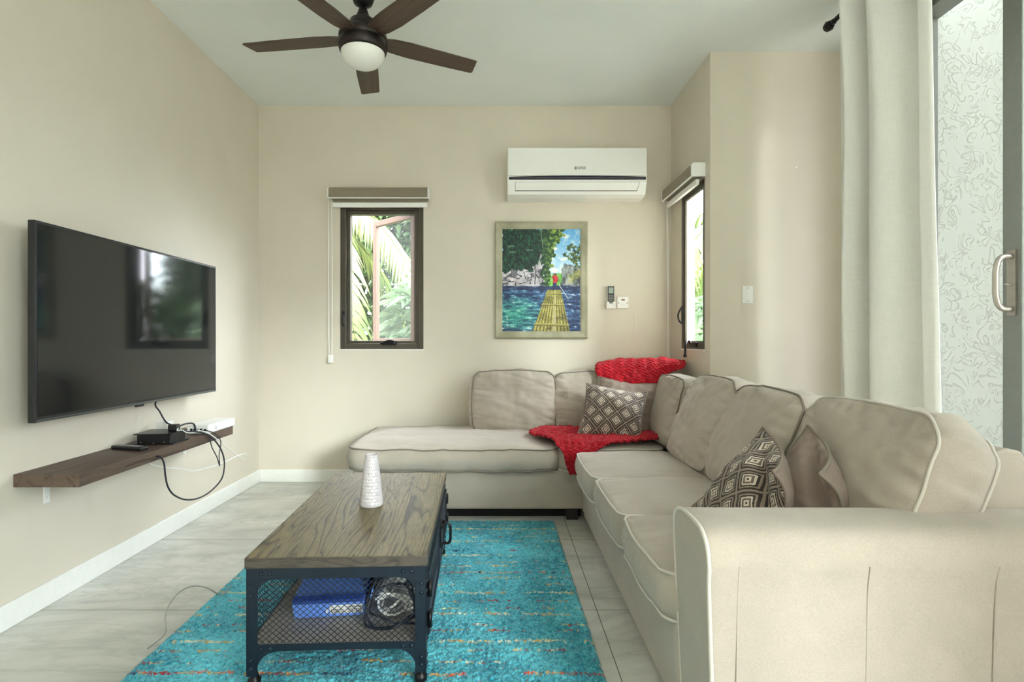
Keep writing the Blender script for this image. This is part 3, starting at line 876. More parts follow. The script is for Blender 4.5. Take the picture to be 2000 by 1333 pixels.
t1 = np.array(srgb(26, 122, 144)[:3]); t2 = np.array(srgb(100, 200, 214)[:3])
mixf = np.clip(.5+.30*rng.normal(size=(ny, nx))+.15*nrm(blur(rng.random((ny, nx)), 1))+.15*nrm(blur(rng.random((ny, nx)), 14)), 0, 1)[..., None]
col[..., :3] = t1*(1-mixf)+t2*mixf
cols = [srgb(226, 216, 178), srgb(214, 206, 150), srgb(206, 164, 84), srgb(150, 34, 44), srgb(204, 90, 40), srgb(28, 50, 92), srgb(20, 70, 90)]
yl = RY1-.10
rws = []
while yl > RY0+.03:
    rws.append(yl); yl -= rng.uniform(.045, .085)
for ri, yv in enumerate(rws):
    strong = ri % 3 == 1
    wob = np.cumsum(rng.normal(0, .0006, nx)); wob -= np.linspace(0, wob[-1], nx)
    fl = nrm(np.convolve(rng.random(nx+40), np.ones(21)/21, 'same')[20:-20])
    pick = nrm(np.convolve(rng.random(nx+80), np.ones(31)/31, 'same')[40:-40])
    mix3 = rng.permutation(4) if not strong else np.array([0, 1, 2, 0])
    if ri % 4 == 2: mix3 = np.array([3, 4, 2, 5])
    for i in range(nx):
        if fl[i] < (-.6 if strong else .35): continue
        c = cols[mix3[int(np.clip((pick[i]+1.6)/3.2*4, 0, 3.99))]]
        j = int((yv+wob[i]-RY0)/(RY1-RY0)*(ny-1))
        for dj in range(-1, 2 if not strong else 3):
            if 0 <= j+dj < ny and rng.random() < .62: col[j+dj, i, :3] = c[:3]
# single loose flecks
for _ in range(1500):
    i, j = rng.integers(2, nx-6), rng.integers(2, ny-3); c = cols[rng.integers(3, 7)]
    for s in range(rng.integers(1, 4)): col[j, i+s, :3] = np.array(c[:3])*.6+col[j, i+s, :3]*.4
at = me.color_attributes.new('fleck', 'FLOAT_COLOR', 'POINT'); at.data.foreach_set('color', col.reshape(-1))
M_rug = mk_attr('teal_shag_wool', 'fleck', 1.0, 0.3, Specular_IOR_Level=0.05, Sheen_Weight=0.25)
me.materials.append(M_rug)
rug = bpy.data.objects.new('shag_rug', me); COL.objects.link(rug)
tag(rug, 'teal shaggy rug with thin cream, gold and red flecked stripes under the coffee table', 'rug')

# ------------------------------------------------------------------ coffee table
M_steel = plain('blue_black_steel', srgb(22, 34, 46), 0.42, 0.35, var=0.12, nscale=14)
M_board = plain('grey_shelf_board', srgb(148, 140, 130), 0.6, var=0.06, nscale=9)
TW, TL = .562, 1.09
TB = .024
tb = thing('coffee_table', 'industrial coffee table with weathered wood top and dark steel mesh cage on the teal rug', 'table', (-.535, 2.262, TB), math.radians(2.5))
hw, hl = TW/2, TL/2
ZT = .430-TB
MB().box(-hw, hw, -hl, hl, ZT-.036, ZT).build('table_top', M_tabletop, tb, bevel=.004)
top = tb.children[0].data; top.materials.append(mk_wood('dark_oak_edge', srgb(44, 38, 33), srgb(74, 66, 58), srgb(88, 79, 69), 9.0, (2, 2, 14), 0.5, 0.2))  # darker oak for the side faces
for p in top.polygons:
    if abs(p.normal.z) < .5: p.material_index = 1
a, b = hw-.004, hl-.006     # cage footprint
zt = ZT-.036; zb0, zb1 = .112, .134
lw = .034
# legs: L-section posts with curved gussets below, one per corner
def arc_gusset(x0, z0, sx, sz, L=.085, k=8):
    """filled concave corner bracket outline from the corner (x0,z0) going sx, sz"""
    pts = [(x0, z0), (x0+sx*L, z0)]
    for i in range(1, k):
        t = i/k*PI/2
        pts.append((x0+sx*(L-(L-.0)*math.sin(t)), z0+sz*(L-L*math.cos(t))))
    pts.append((x0, z0+sz*L))
    return pts
def outline_ccw(p):
    A = sum(p[i][0]*p[(i+1) % len(p)][1]-p[(i+1) % len(p)][0]*p[i][1] for i in range(len(p)))
    return p if A > 0 else p[::-1]
for sx in (-1, 1):
    for sy in (-1, 1):
        m = MB()
        x0, y0 = sx*a, sy*b
        m.box(min(x0, x0-sx*lw), max(x0, x0-sx*lw), min(y0, y0-sy*.004), max(y0, y0-sy*.004), .035, zt)
        m.box(min(x0, x0-sx*.004), max(x0, x0-sx*.004), min(y0, y0-sy*lw), max(y0, y0-sy*lw), .035, zt)
        for (zz, sz) in ((zt-.034, -1), (zb0, -1)):
            p = outline_ccw(arc_gusset(x0-sx*.030, zz, -sx, sz, .060 if zz > .3 else .068))
            m.prism(p, min(y0, y0-sy*.005), max(y0, y0-sy*.005), 'y')
            p = outline_ccw(arc_gusset(y0-sy*.030, zz, -sy, sz, .060 if zz > .3 else .068))
            m.prism(p, min(x0, x0-sx*.005), max(x0, x0-sx*.005), 'x')
        leg = m.build('leg', M_steel, tb, bevel=.001)
        rv = []
        def rivet(x, z, face):
            pr = [(.0068, 0), (.006, .0025), (.0035, .0045), (0, .005)]
            if face == 'y': Mx = TR((x0-sx*x, y0, z), rx=(PI/2 if sy < 0 else -PI/2))
            else: Mx = TR((x0, y0-sy*x, z), ry=(PI/2 if sx > 0 else -PI/2))
            MB().lathe(pr, 10, Mx).build('rivet', M_steel, leg)
        for f in ('y', 'x'):
            for (x, z) in ((.045, zt-.017), (.072, zt-.017), (.014, zt-.055), (.014, zt-.083), (.045, .121), (.072, .121), (.014, .085), (.014, .060)):
                rivet(x, z, f)
        c = MB(); cx, cy = x0-sx*.018, y0-sy*.018
        c.lathe([(0, .0), (.016, 0), (.020, .006), (.020, .020), (.014, .026), (.011, .038), (0, .038)], 20, TR((cx, cy, 0.0)))
        c.build('foot', M_blackm, tb)
# rails
for (nm, z0, z1) in (('top_rail', zt-.034, zt), ('bottom_rail', zb0, zb1)):
    m = MB()
    for s in (-1, 1):
        y = s*b; m.box(-a+lw, a-lw, min(y, y-s*.004), max(y, y-s*.004), z0, z1)
        x = s*a; m.box(min(x, x-s*.004), max(x, x-s*.004), -b+lw, b-lw, z0, z1)
    m.build(nm, M_steel, tb, bevel=.001)
MB().box(-a+.006, a-.006, -b+.006, b-.006, zb1-.012, zb1-.001).build('shelf', M_board, tb)
# expanded-metal mesh panels
def mesh_panel(s0, s1, z0, z1, place_fn, pitch=.021, asp=.86, r=.0011):
    m = MB(); W, Hh = s1-s0, z1-z0; st = pitch
    for d in (1, -1):
        k = -Hh/asp
        while k < W+Hh/asp:
            # line s = s0+k + d*(z-z0)/asp
            pts = []
            for zz in (0, Hh):
                s = k+d*zz/asp if d > 0 else k+Hh/asp*0+(-zz/asp)
                pts.append((s, zz))
            (sa, za), (sb, zc) = pts
            # clip to 0..W
            def clip(sa, za, sb, zc):
                if sa == sb: return None
                t0, t1 = 0.0, 1.0
                for (lo) in (0, 1):
                    pass
                ds = sb-sa
                ta, tb_ = (0-sa)/ds, (W-sa)/ds
                if ta > tb_: ta, tb_ = tb_, ta
                t0, t1 = max(0, ta), min(1, tb_)
                if t1-t0 < 1e-4: return None
                return (sa+ds*t0, za+(zc-za)*t0, sa+ds*t1, za+(zc-za)*t1)
            c = clip(sa, za, sb, zc)
            if c:
                p0 = place_fn(s0+c[0], z0+c[1], d*r*.6); p1 = place_fn(s0+c[2], z0+c[3], d*r*.6)
                m.tube([p0, p1], r, 4)
            k += st
    return m
mesh_panel(-a+.02, a-.02, zb1-.004, zt-.02, lambda s, z, o: (s, -b+.007+o, z)).build('mesh_panel', M_steel, tb)
mesh_panel(-a+.02, a-.02, zb1-.004, zt-.02, lambda s, z, o: (s, b-.007+o, z)).build('mesh_panel', M_steel, tb)
mesh_panel(-b+.02, b-.02, zb1-.004, zt-.02, lambda s, z, o: (-a+.007+o, s, z)).build('mesh_panel', M_steel, tb)
# right side: two framed mesh doors, hinges and a latch
for (y0, y1, hs) in ((-b+.036, -.004, -1), (.004, b-.036, 1)):
    m = MB(); z0, z1 = zb1+.002, zt-.036; x = a
    fw = .022
    for bx in ((y0, y0+fw, z0, z1), (y1-fw, y1, z0, z1), (y0+fw, y1-fw, z0, z0+fw), (y0+fw, y1-fw, z1-fw, z1)):
        m.box(x-.003, x+.009, bx[0], bx[1], bx[2], bx[3])
    d = m.build('door', M_steel, tb, bevel=.0015)
    mesh_panel(y0+.01, y1-.01, z0+.01, z1-.01, lambda s, z, o: (a+.003+o, s, z)).build('mesh_panel', M_steel, d)
    for zz in (z0+.05, z1-.05):
        hg = MB(); yy = y0-.004 if hs < 0 else y1+.004
        hg.tube([(x+.010, yy, zz-.024), (x+.010, yy, zz+.024)], .007, 10)
        hg.box(x+.004, x+.012, min(yy, yy-hs*.03), max(yy, yy-hs*.03), zz-.02, zz+.02)
        hg.build('hinge', M_blackm, d)
    if hs > 0:
        lt = MB(); lt.box(x+.009, x+.016, y0-.03, y0+.055, .235, .325)
        lt.tube(spline([(x+.014, y0+.03, .315), (x+.045, y0+.03, .312), (x+.050, y0+.03, .27), (x+.045, y0+.03, .235), (x+.014, y0+.03, .232)], 5), .006, 8)
        lt.tube([(x+.018, y0-.02, .31), (x+.03, y0+.01, .33), (x+.018, y0+.04, .32)], .004, 6)
        lt.build('latch', M_blackm, d, bevel=.001)

MT = Matrix.Translation((-.535, 2.262, TB)) @ Matrix.Rotation(math.radians(2.5), 4, 'Z')
def on_table(x, y, z): return MT @ Vector((x, y, z))
RZT = math.radians(2.5)
# vase, hammered white ceramic
vp = P(725, 993, 2.223); vz = .430
vs_ = [(0, 0), (.044, 0), (.0475, .004), (.0475, .012), (.044, .045), (.0385, .10), (.032, .155), (.0265, .192), (.0255, .203), (.0240, .2075), (.0215, .2065), (.0205, .200), (.024, .16), (.034, .06), (.036, .012), (0, .010)]
m = MB(); seg = 96; rows = []
prof = []
for i in range(len(vs_)-1):
    (r0, z0), (r1, z1) = vs_[i], vs_[i+1]; n = max(1, int(math.hypot(r1-r0, z1-z0)/.0025)) if 3 <= i <= 7 else 1
    prof += [(r0+(r1-r0)*q/n, z0+(z1-z0)*q/n, 3 <= i <= 7) for q in range(n)]
prof.append((*vs_[-1], False))
cells = [(i*.0125+.02, (j+.5*(i % 2))*(2*PI/20)+.25*random.random()) for i in range(14) for j in range(20)]
for r, z, dim in prof:
    row = []
    for k in range(seg):
        an = 2*PI*k/seg; rr = max(r, 1e-4)
        if dim:
            q = z/.0125-1.6; i = int(round(q)); off = .5*(i % 2)
            ph = (an/(2*PI)*20-off); dz = (q-i)*2; da = (ph-round(ph))*2
            dd = dz*dz+da*da
            rr -= .0030*max(0, 1-dd*.9)*(.6+.4*math.sin(i*3.1+round(ph)*5.3))
        row.append((rr*math.cos(an), rr*math.sin(an), z))
    rows.append(row)
m.grid(rows, closed_u=True)
v = m.build('bud_vase', plain('white_glazed_ceramic', srgb(186, 181, 184), 0.25, var=0.02), None)
v.location = (-.527, 2.255, vz+.0005)
tag(v, 'tapered white ceramic vase with hammered dimples standing on the coffee table', 'vase')

# ------------------------------------------------------------------ things on the table's lower shelf
M_blue = plain('blue_card', srgb(104, 146, 232), 0.5, var=0.05, nscale=8)
M_blue2 = plain('blue_card_dark', srgb(34, 62, 140), 0.5)
ZS = zb1-.001
tx = thing('blue_box', 'blue cardboard box with a white barcode label inside the coffee table', 'box', on_table(-.050, -.315, ZS), RZT+math.radians(4))
# open tray, near wall leaning, flap up at the right
m = MB()
m.prism([(-.06, .003), (.07, .003), (.09, .075), (.07, .085), (-.095, .075)], -.135, .102, 'x')
m.build('box_body', M_blue, tx, bevel=.002)
m = MB(); m.box(-.002, .002, -.10, .10, 0, .10, TR((.106, .0, .012), ry=.25)); m.build('flap', M_blue, tx)
m = MB(); m.box(-.13, .100, -.008, .02, -.006, .006, TR((0, -.10, .078), rx=.3)); m.build('lid_edge', M_blue2, tx, bevel=.002)
# label on the leaning near face: face from (y -.06,z .003) to (-.095,.075)
import math as _m
sl = _m.atan2(.072, -.035)
nrmv = Vector((0, -.072, -.035)).normalized(); upv = Vector((0, -.035, .072)).normalized()
def on_face(x, s): return Vector((x, -.06, .003))+upv*s
def lab(m, x0, x1, s0, s1, off):
    pts = [on_face(x0, s0), on_face(x1, s0), on_face(x1, s1), on_face(x0, s1)]
    V = [p+nrmv*off for p in pts]+[p+nrmv*(off-.0006) for p in pts]
    m.add(V, [(0, 1, 2, 3), (7, 6, 5, 4), (0, 4, 5, 1), (1, 5, 6, 2), (2, 6, 7, 3), (3, 7, 4, 0)])
m = MB(); lab(m, -.015, .094, .016, .056, .0010); lb = m.build('label', M_plastic, tx)
m = MB(); rnd = random.Random(4)
for (x0, x1, s0, s1) in ((.044, .090, .043, .051), (-.010, .026, .031, .038), (.042, .090, .031, .038), (-.010, .036, .020, .027), (.042, .090, .020, .027)):
    x = x0
    while x < x1:
        wd = rnd.choice((.0012, .002, .003)); lab(m, x, min(x+wd, x1), s0, s1, .0018); x += wd+rnd.choice((.0012, .002))
m.build('barcode', M_black, lb)
m = MB()  # the start of a white letter F beside the label
lab(m, -.028, -.023, .020, .040, .0012); lab(m, -.023, -.014, .036, .040, .0012); lab(m, -.023, -.017, .028, .031, .0012)
m.build('letter', M_white, tx)

bx = thing('electronics_box', 'flat black electronics box behind the blue box inside the coffee table', 'device', on_table(-.06, .02, ZS), RZT)
m = MB(); m.box(-.15, .13, -.13, .15, .002, .10); m.build('case', M_black, bx, bevel=.004)
m = MB(); m.box(-.12, -.06, -.1315, -.1300, .065, .085); m.build('sticker', plain('orange_sticker', srgb(200, 140, 50), .6), bx)
each('port', [B1(.105, .118, -.1318, -.13, .02+i*.014, .028+i*.014) for i in range(5)], M_plastic, bx)
wb = thing('white_box', 'white cardboard box standing right of the black electronics box in the table', 'box', on_table(.118, -.16, ZS), RZT)
MB().box(-.035, .04, -.01, .09, 0, .125).build('box_body', M_white, wb, bevel=.002)
wa = thing('power_adapter', 'white plug adapter lying among the cables inside the coffee table', 'adapter', on_table(.222, -.30, ZS), RZT+.5)
MB().box(-.03, .03, -.022, .022, .012, .062).build('body', M_plastic, wa, bevel=.006, bseg=3)
each('prong', [B1(s-.003, s+.003, -.010, .007, 0, .014) for s in (-.012, .012)], plain('steel_pin', srgb(170, 170, 170), .3, .9), wa)

def cable(name, label, pts, r, mat, cat='cable', closed=False, n=10, group=None, seg=8):
    p = spline(pts, n, closed); b0 = p[0]
    m = MB().tube([q for q in p], r, seg, closed)
    o = m.build(name, mat, None, fix=False)
    return tag(o, label, cat, group)
rnd = random.Random(12)
def coil(cx, cy, rx, ry, turns, z0, dz, seed, wob=.02, n=9, tilt=0.0):
    rnd = random.Random(seed); pts = []
    for i in range(int(turns*n)):
        a = 2*PI*i/n; k = i//n
        ox, oy = rnd.uniform(-wob, wob), rnd.uniform(-wob, wob)
        x, y = cx+ox+rx*math.cos(a), cy+oy+ry*math.sin(a)
        z = z0+dz*(.5+.5*math.sin(a*1.3+k))+tilt*max(0, math.sin(a))
        pts.append(on_table(min(max(x, -.25), .255), max(y, -.508), ZS+z))
    return pts
pts = coil(.155, -.43, .085, .062, 3.4, .008, .04, 3, .018, tilt=.10)
cable('coiled_cable', 'loose coil of black power cable inside the coffee table', pts, .0042, M_cord_black, group='cables in the table')
pts = coil(.165, -.315, .060, .075, 6.5, .012, .07, 8, .022, tilt=.06)
cable('coiled_cable', 'tangled bundle of white cable inside the coffee table', pts, .0042, M_cord_white, group='cables in the table')
pts = coil(.16, -.31, .05, .06, 3.0, .010, .06, 21, .02, tilt=.04)
cable('coiled_cable', 'grey cable tangled with the white bundle inside the coffee table', pts, .003, plain('grey_cord', srgb(140, 138, 142), .5), group='cables in the table')
# thin cord arching up from the floor left of the rug
pts = [P(322, 1222, 2.07), P(323, 1205, 2.11), P(332, 1180, 2.16), P(352, 1157, 2.20), P(378, 1146, 2.24), P(405, 1150, 2.28), P(432, 1163, 2.33)]
g0 = Vector(pts[0]); g0.z = .004
cable('floor_cord', 'thin grey cord arching off the marble floor left of the teal rug', [Vector((g0.x, g0.y-.10, .004)), g0]+pts[1:]+[Vector((-1.17, 2.40, .035))], .0026, plain('translucent_grey_cord', srgb(150, 150, 144), .4), 'cord')
# ------------------------------------------------------------------ ceiling fan
FC = Vector((-.69, 2.77, 0)); ZB = 2.615
fan = thing('ceiling_fan', 'dark bronze ceiling fan with five walnut blades and white glass light', 'ceiling fan', (FC.x, FC.y, H))
zz = lambda z: z-H
MB().lathe([(0, zz(2.775)), (.018, zz(2.775)), (.045, zz(2.79)), (.060, zz(2.83)), (.066, zz(2.88)), (.068, zz(2.939)), (0, zz(2.939))], 40).build('canopy', M_blackm, fan)
MB().lathe([(.012, zz(2.72)), (.012, zz(2.80))], 20).build('downrod', M_blackm, fan)
M_motor = plain('oil_rubbed_bronze', srgb(46, 40, 38), 0.35, 0.6, var=0.06)
MB().lathe([(.034, zz(2.705)), (.036, zz(2.71)), (.030, zz(2.735)), (.021, zz(2.762)), (.016, zz(2.768)), (0, zz(2.768))], 32).build('coupling', M_motor, fan)
MB().lathe([(0, zz(2.705)), (.058, zz(2.705)), (.064, zz(2.70)), (.070, zz(2.67)), (.092, zz(2.652)), (.112, zz(2.64)), (.119, zz(2.628)), (.119, zz(2.605)), (.116, zz(2.602)), (.116, zz(2.598)), (.120, zz(2.595)), (.121, zz(2.57)), (.116, zz(2.552)), (.108, zz(2.543)), (.10, zz(2.543)), (0, zz(2.55))], 56).build('motor_housing', M_motor, fan)
t = NT('opal_glass'); t.set(srgb(236, 236, 230), 0.25, 0, Subsurface_Weight=0.0)
gl = [(.107*math.sin(a), zz(2.545)-.078*(math.cos(a))**.9 if a < PI/2 else zz(2.545)) for a in [PI/2*i/16 for i in range(17)]]
MB().lathe(gl, 48).build('light_shade', t.m, fan)
for i in range(5):
    an = math.radians(28+72*i)
    Mb = Matrix.Rotation(an, 4, 'Z') @ Matrix.Translation((0, 0, zz(ZB))) @ Matrix.Rotation(math.radians(-7), 4, 'X')
    # outline: narrow root, wider swept body, slanted tip
    r0, r1 = .10, .618
    out = [(r0, -.040), (.15, -.056), (.24, -.062), (.42, -.060), (r1-.028, -.057), (r1-.012, -.055), (r1+.006, .046), (r1-.004, .054), (.42, .060), (.24, .062), (.15, .054), (r0, .040)]
    m = MB(); m.prism(out, -.003, .003, 'z')
    b = m.build('blade', M_blade, fan, bevel=.0015); b.matrix_local = Mb
    m = MB(); m.prism([(.085, -.022), (.13, -.030), (.175, -.018), (.19, 0), (.175, .018), (.13, .030), (.085, .022)], .003, .008, 'z')
    q = m.build('blade_iron', M_motor, b, bevel=.001)

# ------------------------------------------------------------------ air conditioner
AX0, AX1, AZ0, AZ1, AY = .049, 1.086, 2.185, 2.537, 4.10
ac = thing('air_conditioner', 'white split air conditioner with a dark trim strip high on the back wall', 'air conditioner', ((AX0+AX1)/2, YB, AZ0))
def AP(o): o.parent = ac; o.location = -ac.location; return o
m = MB()
prof = [(YB, AZ0), (4.20, AZ0), (4.145, AZ0+.012), (4.105, AZ0+.095), (AY, AZ0+.13), (AY, AZ1-.02), (AY+.015, AZ1), (YB, AZ1)]
rows = []
for i, x in enumerate((AX0, AX0+.006, AX1-.006, AX1)):
    ins = .004 if i in (0, 3) else 0
    rows.append([(x, y+ins if y < 4.3 else y, z+(ins if z < 2.3 else -ins)) for y, z in prof])
m.grid(rows, smooth=False, closed_u=True)
n = len(prof); m.f.append(tuple(range(n))); m.s.append(False); m.f.append(tuple(range(3*n, 4*n))); m.s.append(False)
AP(m.build('body', M_plastic, ac, bevel=.003))
m = MB(); m.box(AX0+.004, AX1-.004, AY-.010, AY+.002, AZ0+.139, AZ1-.006); AP(m.build('front_panel', M_plastic, ac, bevel=.005, bseg=3))
m = MB(); top = []; bot = []
rows = []
for i in range(41):
    s = i/40; x = AX0+.012+(AX1-AX0-.024)*s; arch = .012*(1-(2*s-1)**2)
    rows.append([(x, AY-.011, AZ0+.112), (x, AY-.0125, AZ0+.128+arch), (x, AY+.004, AZ0+.130+arch), (x, AY+.004, AZ0+.112)])
m.grid(rows, closed_u=True); m.f.append((0, 1, 2, 3)); m.s.append(False); m.f.append((160, 161, 162, 163)); m.s.append(False)
AP(m.build('trim_strip', plain('violet_black_trim', srgb(44, 40, 54), 0.2), ac))
# louver flap under the strip, thin dark gap around it
def lpt(x, s, off):   # on the slanted lower face
    a_, b_ = Vector((x, 4.145, AZ0+.012)), Vector((x, 4.105, AZ0+.095))
    nn = Vector((0, -(b_.z-a_.z), (b_.y-a_.y))).normalized()
    return a_.lerp(b_, s)+nn*off
def slab(m, x0, x1, s0, s1, o0, o1, taper=0):
    V = [lpt(x0, s0, o1), lpt(x1-taper, s0, o1), lpt(x1, s1, o1), lpt(x0, s1, o1), lpt(x0, s0, o0), lpt(x1-taper, s0, o0), lpt(x1, s1, o0), lpt(x0, s1, o0)]
    m.add(V, [(0, 1, 2, 3), (7, 6, 5, 4), (0, 4, 5, 1), (1, 5, 6, 2), (2, 6, 7, 3), (3, 7, 4, 0)])
m = MB(); slab(m, AX0+.058, AX1-.052, .28, 1.0, -.001, .0015, .015); AP(m.build('louver_gap', plain('shadow_gap_grey', srgb(92, 92, 88), .7), ac))
m = MB(); slab(m, AX0+.061, AX1-.055, .36, 1.0, 0, .004, .015); AP(m.build('louver', M_plastic, ac, bevel=.001))
# brand lettering and mark
def text_mesh(name, body, size, mat, parent, M, ext=.0006):
    cu = bpy.data.curves.new(name, 'FONT'); cu.body = body; cu.size = size; cu.extrude = ext; cu.align_x = 'LEFT'; cu.align_y = 'CENTER'
    to = bpy.data.objects.new(name, cu); COL.objects.link(to)
    dg = bpy.context.evaluated_depsgraph_get(); me = bpy.data.meshes.new_from_object(to.evaluated_get(dg))
    bpy.data.objects.remove(to); me.transform(M)
    o = bpy.data.objects.new(name, me); COL.objects.link(o); me.materials.clear(); me.materials.append(mat)
    if parent: o.parent = parent
    return o
M_logo = plain('dark_green_print', srgb(40, 52, 46), .5)
lz = 1.1+(667-329)*4.09/F
lx = (1123-VX)*4.09/F
lg = text_mesh('lettering', 'GREE', .026, M_logo, ac, TR((lx+.020, AY-.0108, lz), rx=PI/2)); AP(lg)
m = MB()
ring = [(.0095*math.cos(2*PI*k/24*.86+.3), .0095*math.sin(2*PI*k/24*.86+.3)) for k in range(25)]
m.tube([(lx+.006+p[0], AY-.0108, lz+p[1]) for p in ring], .0016, 6)
m.box(lx+.006, lx+.0165, AY-.0114, AY-.0102, lz-.0015, lz+.0015); m.box(lx+.0035, lx+.0065, AY-.0114, AY-.0102, lz-.0095, lz+.0095)
AP(m.build('logo', M_logo, ac))

# ------------------------------------------------------------------ roller blinds
M_blindfab = fabric('taupe_blind_fabric', srgb(140, 130, 112), 0.04, 500, 0.2)
def blind(label, M, width, drop=.035, chain_side=-1, chain_len=1.15):
    """local: x along, -y into the room, z up; origin at wall, top of cassette, centre"""
    t = thing('roller_blind', label, 'blind', (0, 0, 0), 0, 'roller blinds'); t.matrix_world = M
    hw_ = width/2
    c = [(-.002, -.002), (-.085, -.004), (-.088, -.03), (-.088, -.075), (-.080, -.082), (-.002, -.082)]
    MB().prism(outline_ccw(c), -hw_+.010, hw_-.010, 'x').build('cassette', M_blindfab, t, bevel=.004)
    MB().box(-hw_+.01, hw_-.01, -.089, -.078, -.0885, -.080).build('cassette_lip', M_white, t, bevel=.001)
    for s in (-1, 1):
        m = MB(); m.prism(outline_ccw([(0, .002), (-.075, .002), (-.093, -.012), (-.093, -.078), (-.086, -.09), (0, -.09)]), s*hw_-(.011 if s > 0 else 0), s*hw_+(0 if s > 0 else .011), 'x')
        m.build('end_cap', M_plastic, t, bevel=.002)
    m = MB(); m.box(-hw_+.035, hw_-.02, -.0465, -.0450, -.082-drop, -.07); m.build('shade_cloth', M_blindfab, t)
    m = MB(); m.box(-hw_+.032, hw_-.017, -.058, -.034, -.082-drop-.036, -.082-drop); m.build('bottom_bar', M_white, t, bevel=.004)
    x = chain_side*(hw_-.012); m = MB()
    m.tube(spline([(x+.010, -.05, -.08), (x+.012, -.045, -.5), (x+.010, -.041, -.06-chain_len), (x, -.041, -.08-chain_len), (x-.010, -.041, -.06-chain_len), (x-.014, -.045, -.5), (x-.012, -.05, -.08)], 6), .0026, 6)
    ch = m.build('chain', M_plastic, t)
    m = MB(); m.box(x-.018, x+.018, -.05, -.032, -.08-chain_len-.05, -.08-chain_len+.01); m.build('chain_weight', M_plastic, t, bevel=.004)
    return t
# back-wall blind: pixels 639..838 at the cassette front
bw = (838-639)*4.235/F; bc = ((838+639)/2-VX)*4.235/F
blind('taupe roller blind rolled up above the open back wall window', TR((bc, YB, 1.1+(667-366)*4.24/F)), bw, .03, -1, 1.22)
blind('taupe roller blind rolled up above the bay window by the corner', TR((XB, (3.585+4.285)/2, 2.262), rz=-PI/2), .68, .02, -1, 1.22)

# ------------------------------------------------------------------ painting
px0, px1, pz0, pz1 = (967-VX)/250, (1147-VX)/250, 1.1-(662-667)/250+.0, 1.1+(667-435)/250
pz0 = 1.1+(667-662)/250
pc = ((px0+px1)/2, (pz0+pz1)/2)
pt_ = thing('framed_painting', 'river rafting painting in a pale green-grey wooden frame on the back wall', 'painting', (pc[0], YB-.001, pc[1]))
pw, ph, fw_ = px1-px0, pz1-pz0, .057
t = NT('washed_sage_wood'); co_ = t.coord(); n_ = t.noise(co_, 5, 4, .6); n2_ = t.noise(t.mapping(co_, (40, 40, 40)), 2, 2)
t.bump(n2_, .2, .001)
M_pframe = t.set(t.ramp(n_, [(.3, srgb(138, 136, 112)), (.6, srgb(168, 164, 140)), (.8, srgb(182, 178, 156))]), .55)
m = MB()
prof = [(0, 0), (0, -.028), (.010, -.034), (.020, -.030), (.046, -.024), (fw_, -.018), (fw_, 0)]
rows = []
for (sx, sz) in ((-1, -1), (1, -1), (1, 1), (-1, 1), (-1, -1)):
    rows.append([(sx*(pw/2-d), y, sz*(ph/2-d)) for d, y in prof])
m.grid(rows, smooth=False)
m.build('frame', M_pframe, pt_)
CW, CH = pw/2-fw_+.003, ph/2-fw_+.003
NXp, NYp = 250, 326
rg = np.random.default_rng(3)
xs_ = np.linspace(0, 1, NXp); ys_ = np.linspace(0, 1, NYp)          # y down
PX, PY = np.meshgrid(210+793*xs_, 147+1023*ys_)                       # painting coordinates
def fbm(sx, sy, seed, oct=4):
    r = np.random.default_rng(seed); out = np.zeros((NYp, NXp)); amp = 1
    for o_ in range(oct):
        gx, gy = max(2, int(sx*2**o_)), max(2, int(sy*2**o_)); g = r.random((gy+2, gx+2))
        fx = np.linspace(0, gx, NXp, endpoint=False); fy = np.linspace(0, gy, NYp, endpoint=False)
        ix, iy = fx.astype(int), fy.astype(int); tx_, ty_ = fx-ix, fy-iy; tx_ = tx_*tx_*(3-2*tx_); ty_ = ty_*ty_*(3-2*ty_)
        A = g[np.ix_(iy, ix)]*(1-tx_)+g[np.ix_(iy, ix+1)]*tx_; B = g[np.ix_(iy+1, ix)]*(1-tx_)+g[np.ix_(iy+1, ix+1)]*tx_
        out += amp*(A*(1-ty_[:, None])+B*ty_[:, None]); amp *= .55
    return (out-out.mean())/out.std()
def inpoly(poly, jit=0, seed=1):
    X_ = PX+jit*fbm(24, 30, seed, 3); Y_ = PY+jit*fbm(24, 30, seed+1, 3); ins = np.zeros(PX.shape, bool); n = len(poly)
    for i in range(n):
        (x0, y0), (x1, y1) = poly[i], poly[(i+1) % n]
        if y0 == y1: continue
        c = ((y0 > Y_) != (y1 > Y_)) & (X_ < (x1-x0)*(Y_-y0)/(y1-y0)+x0); ins ^= c
    return ins
def sr(*c): return np.array(c, float)
img = np.zeros((NYp, NXp, 3))
def lay(mask, c, a=1.0):
    a = np.asarray(mask, float)*a; img[:] = img*(1-a[..., None])+np.asarray(c)*a[..., None]
def two(c1, c2, f): f = np.clip(f, 0, 1)[..., None]; return sr(*c1)*(1-f)+sr(*c2)*f
lay(np.ones_like(PX), two((86, 158, 212), (196, 222, 234), (PY-147)/480))
cl = np.zeros_like(PX)
for (x, y, rx, ry) in ((850, 218, 60, 26), (825, 448, 55, 22), (750, 560, 40, 22), (750, 345, 40, 18), (705, 525, 30, 16)):
    cl = np.maximum(cl, 1.3-((PX-x)/rx)**2-((PY-y)/ry)**2)
lay(np.clip(cl+.35*fbm(20, 20, 9), 0, 1), (238, 238, 226))
lay(inpoly([(640, 730), (690, 620), (740, 585), (800, 592), (835, 620), (835, 730)], 5, 31), two((64, 140, 52), (140, 190, 90), .5+.3*fbm(30, 30, 12)))
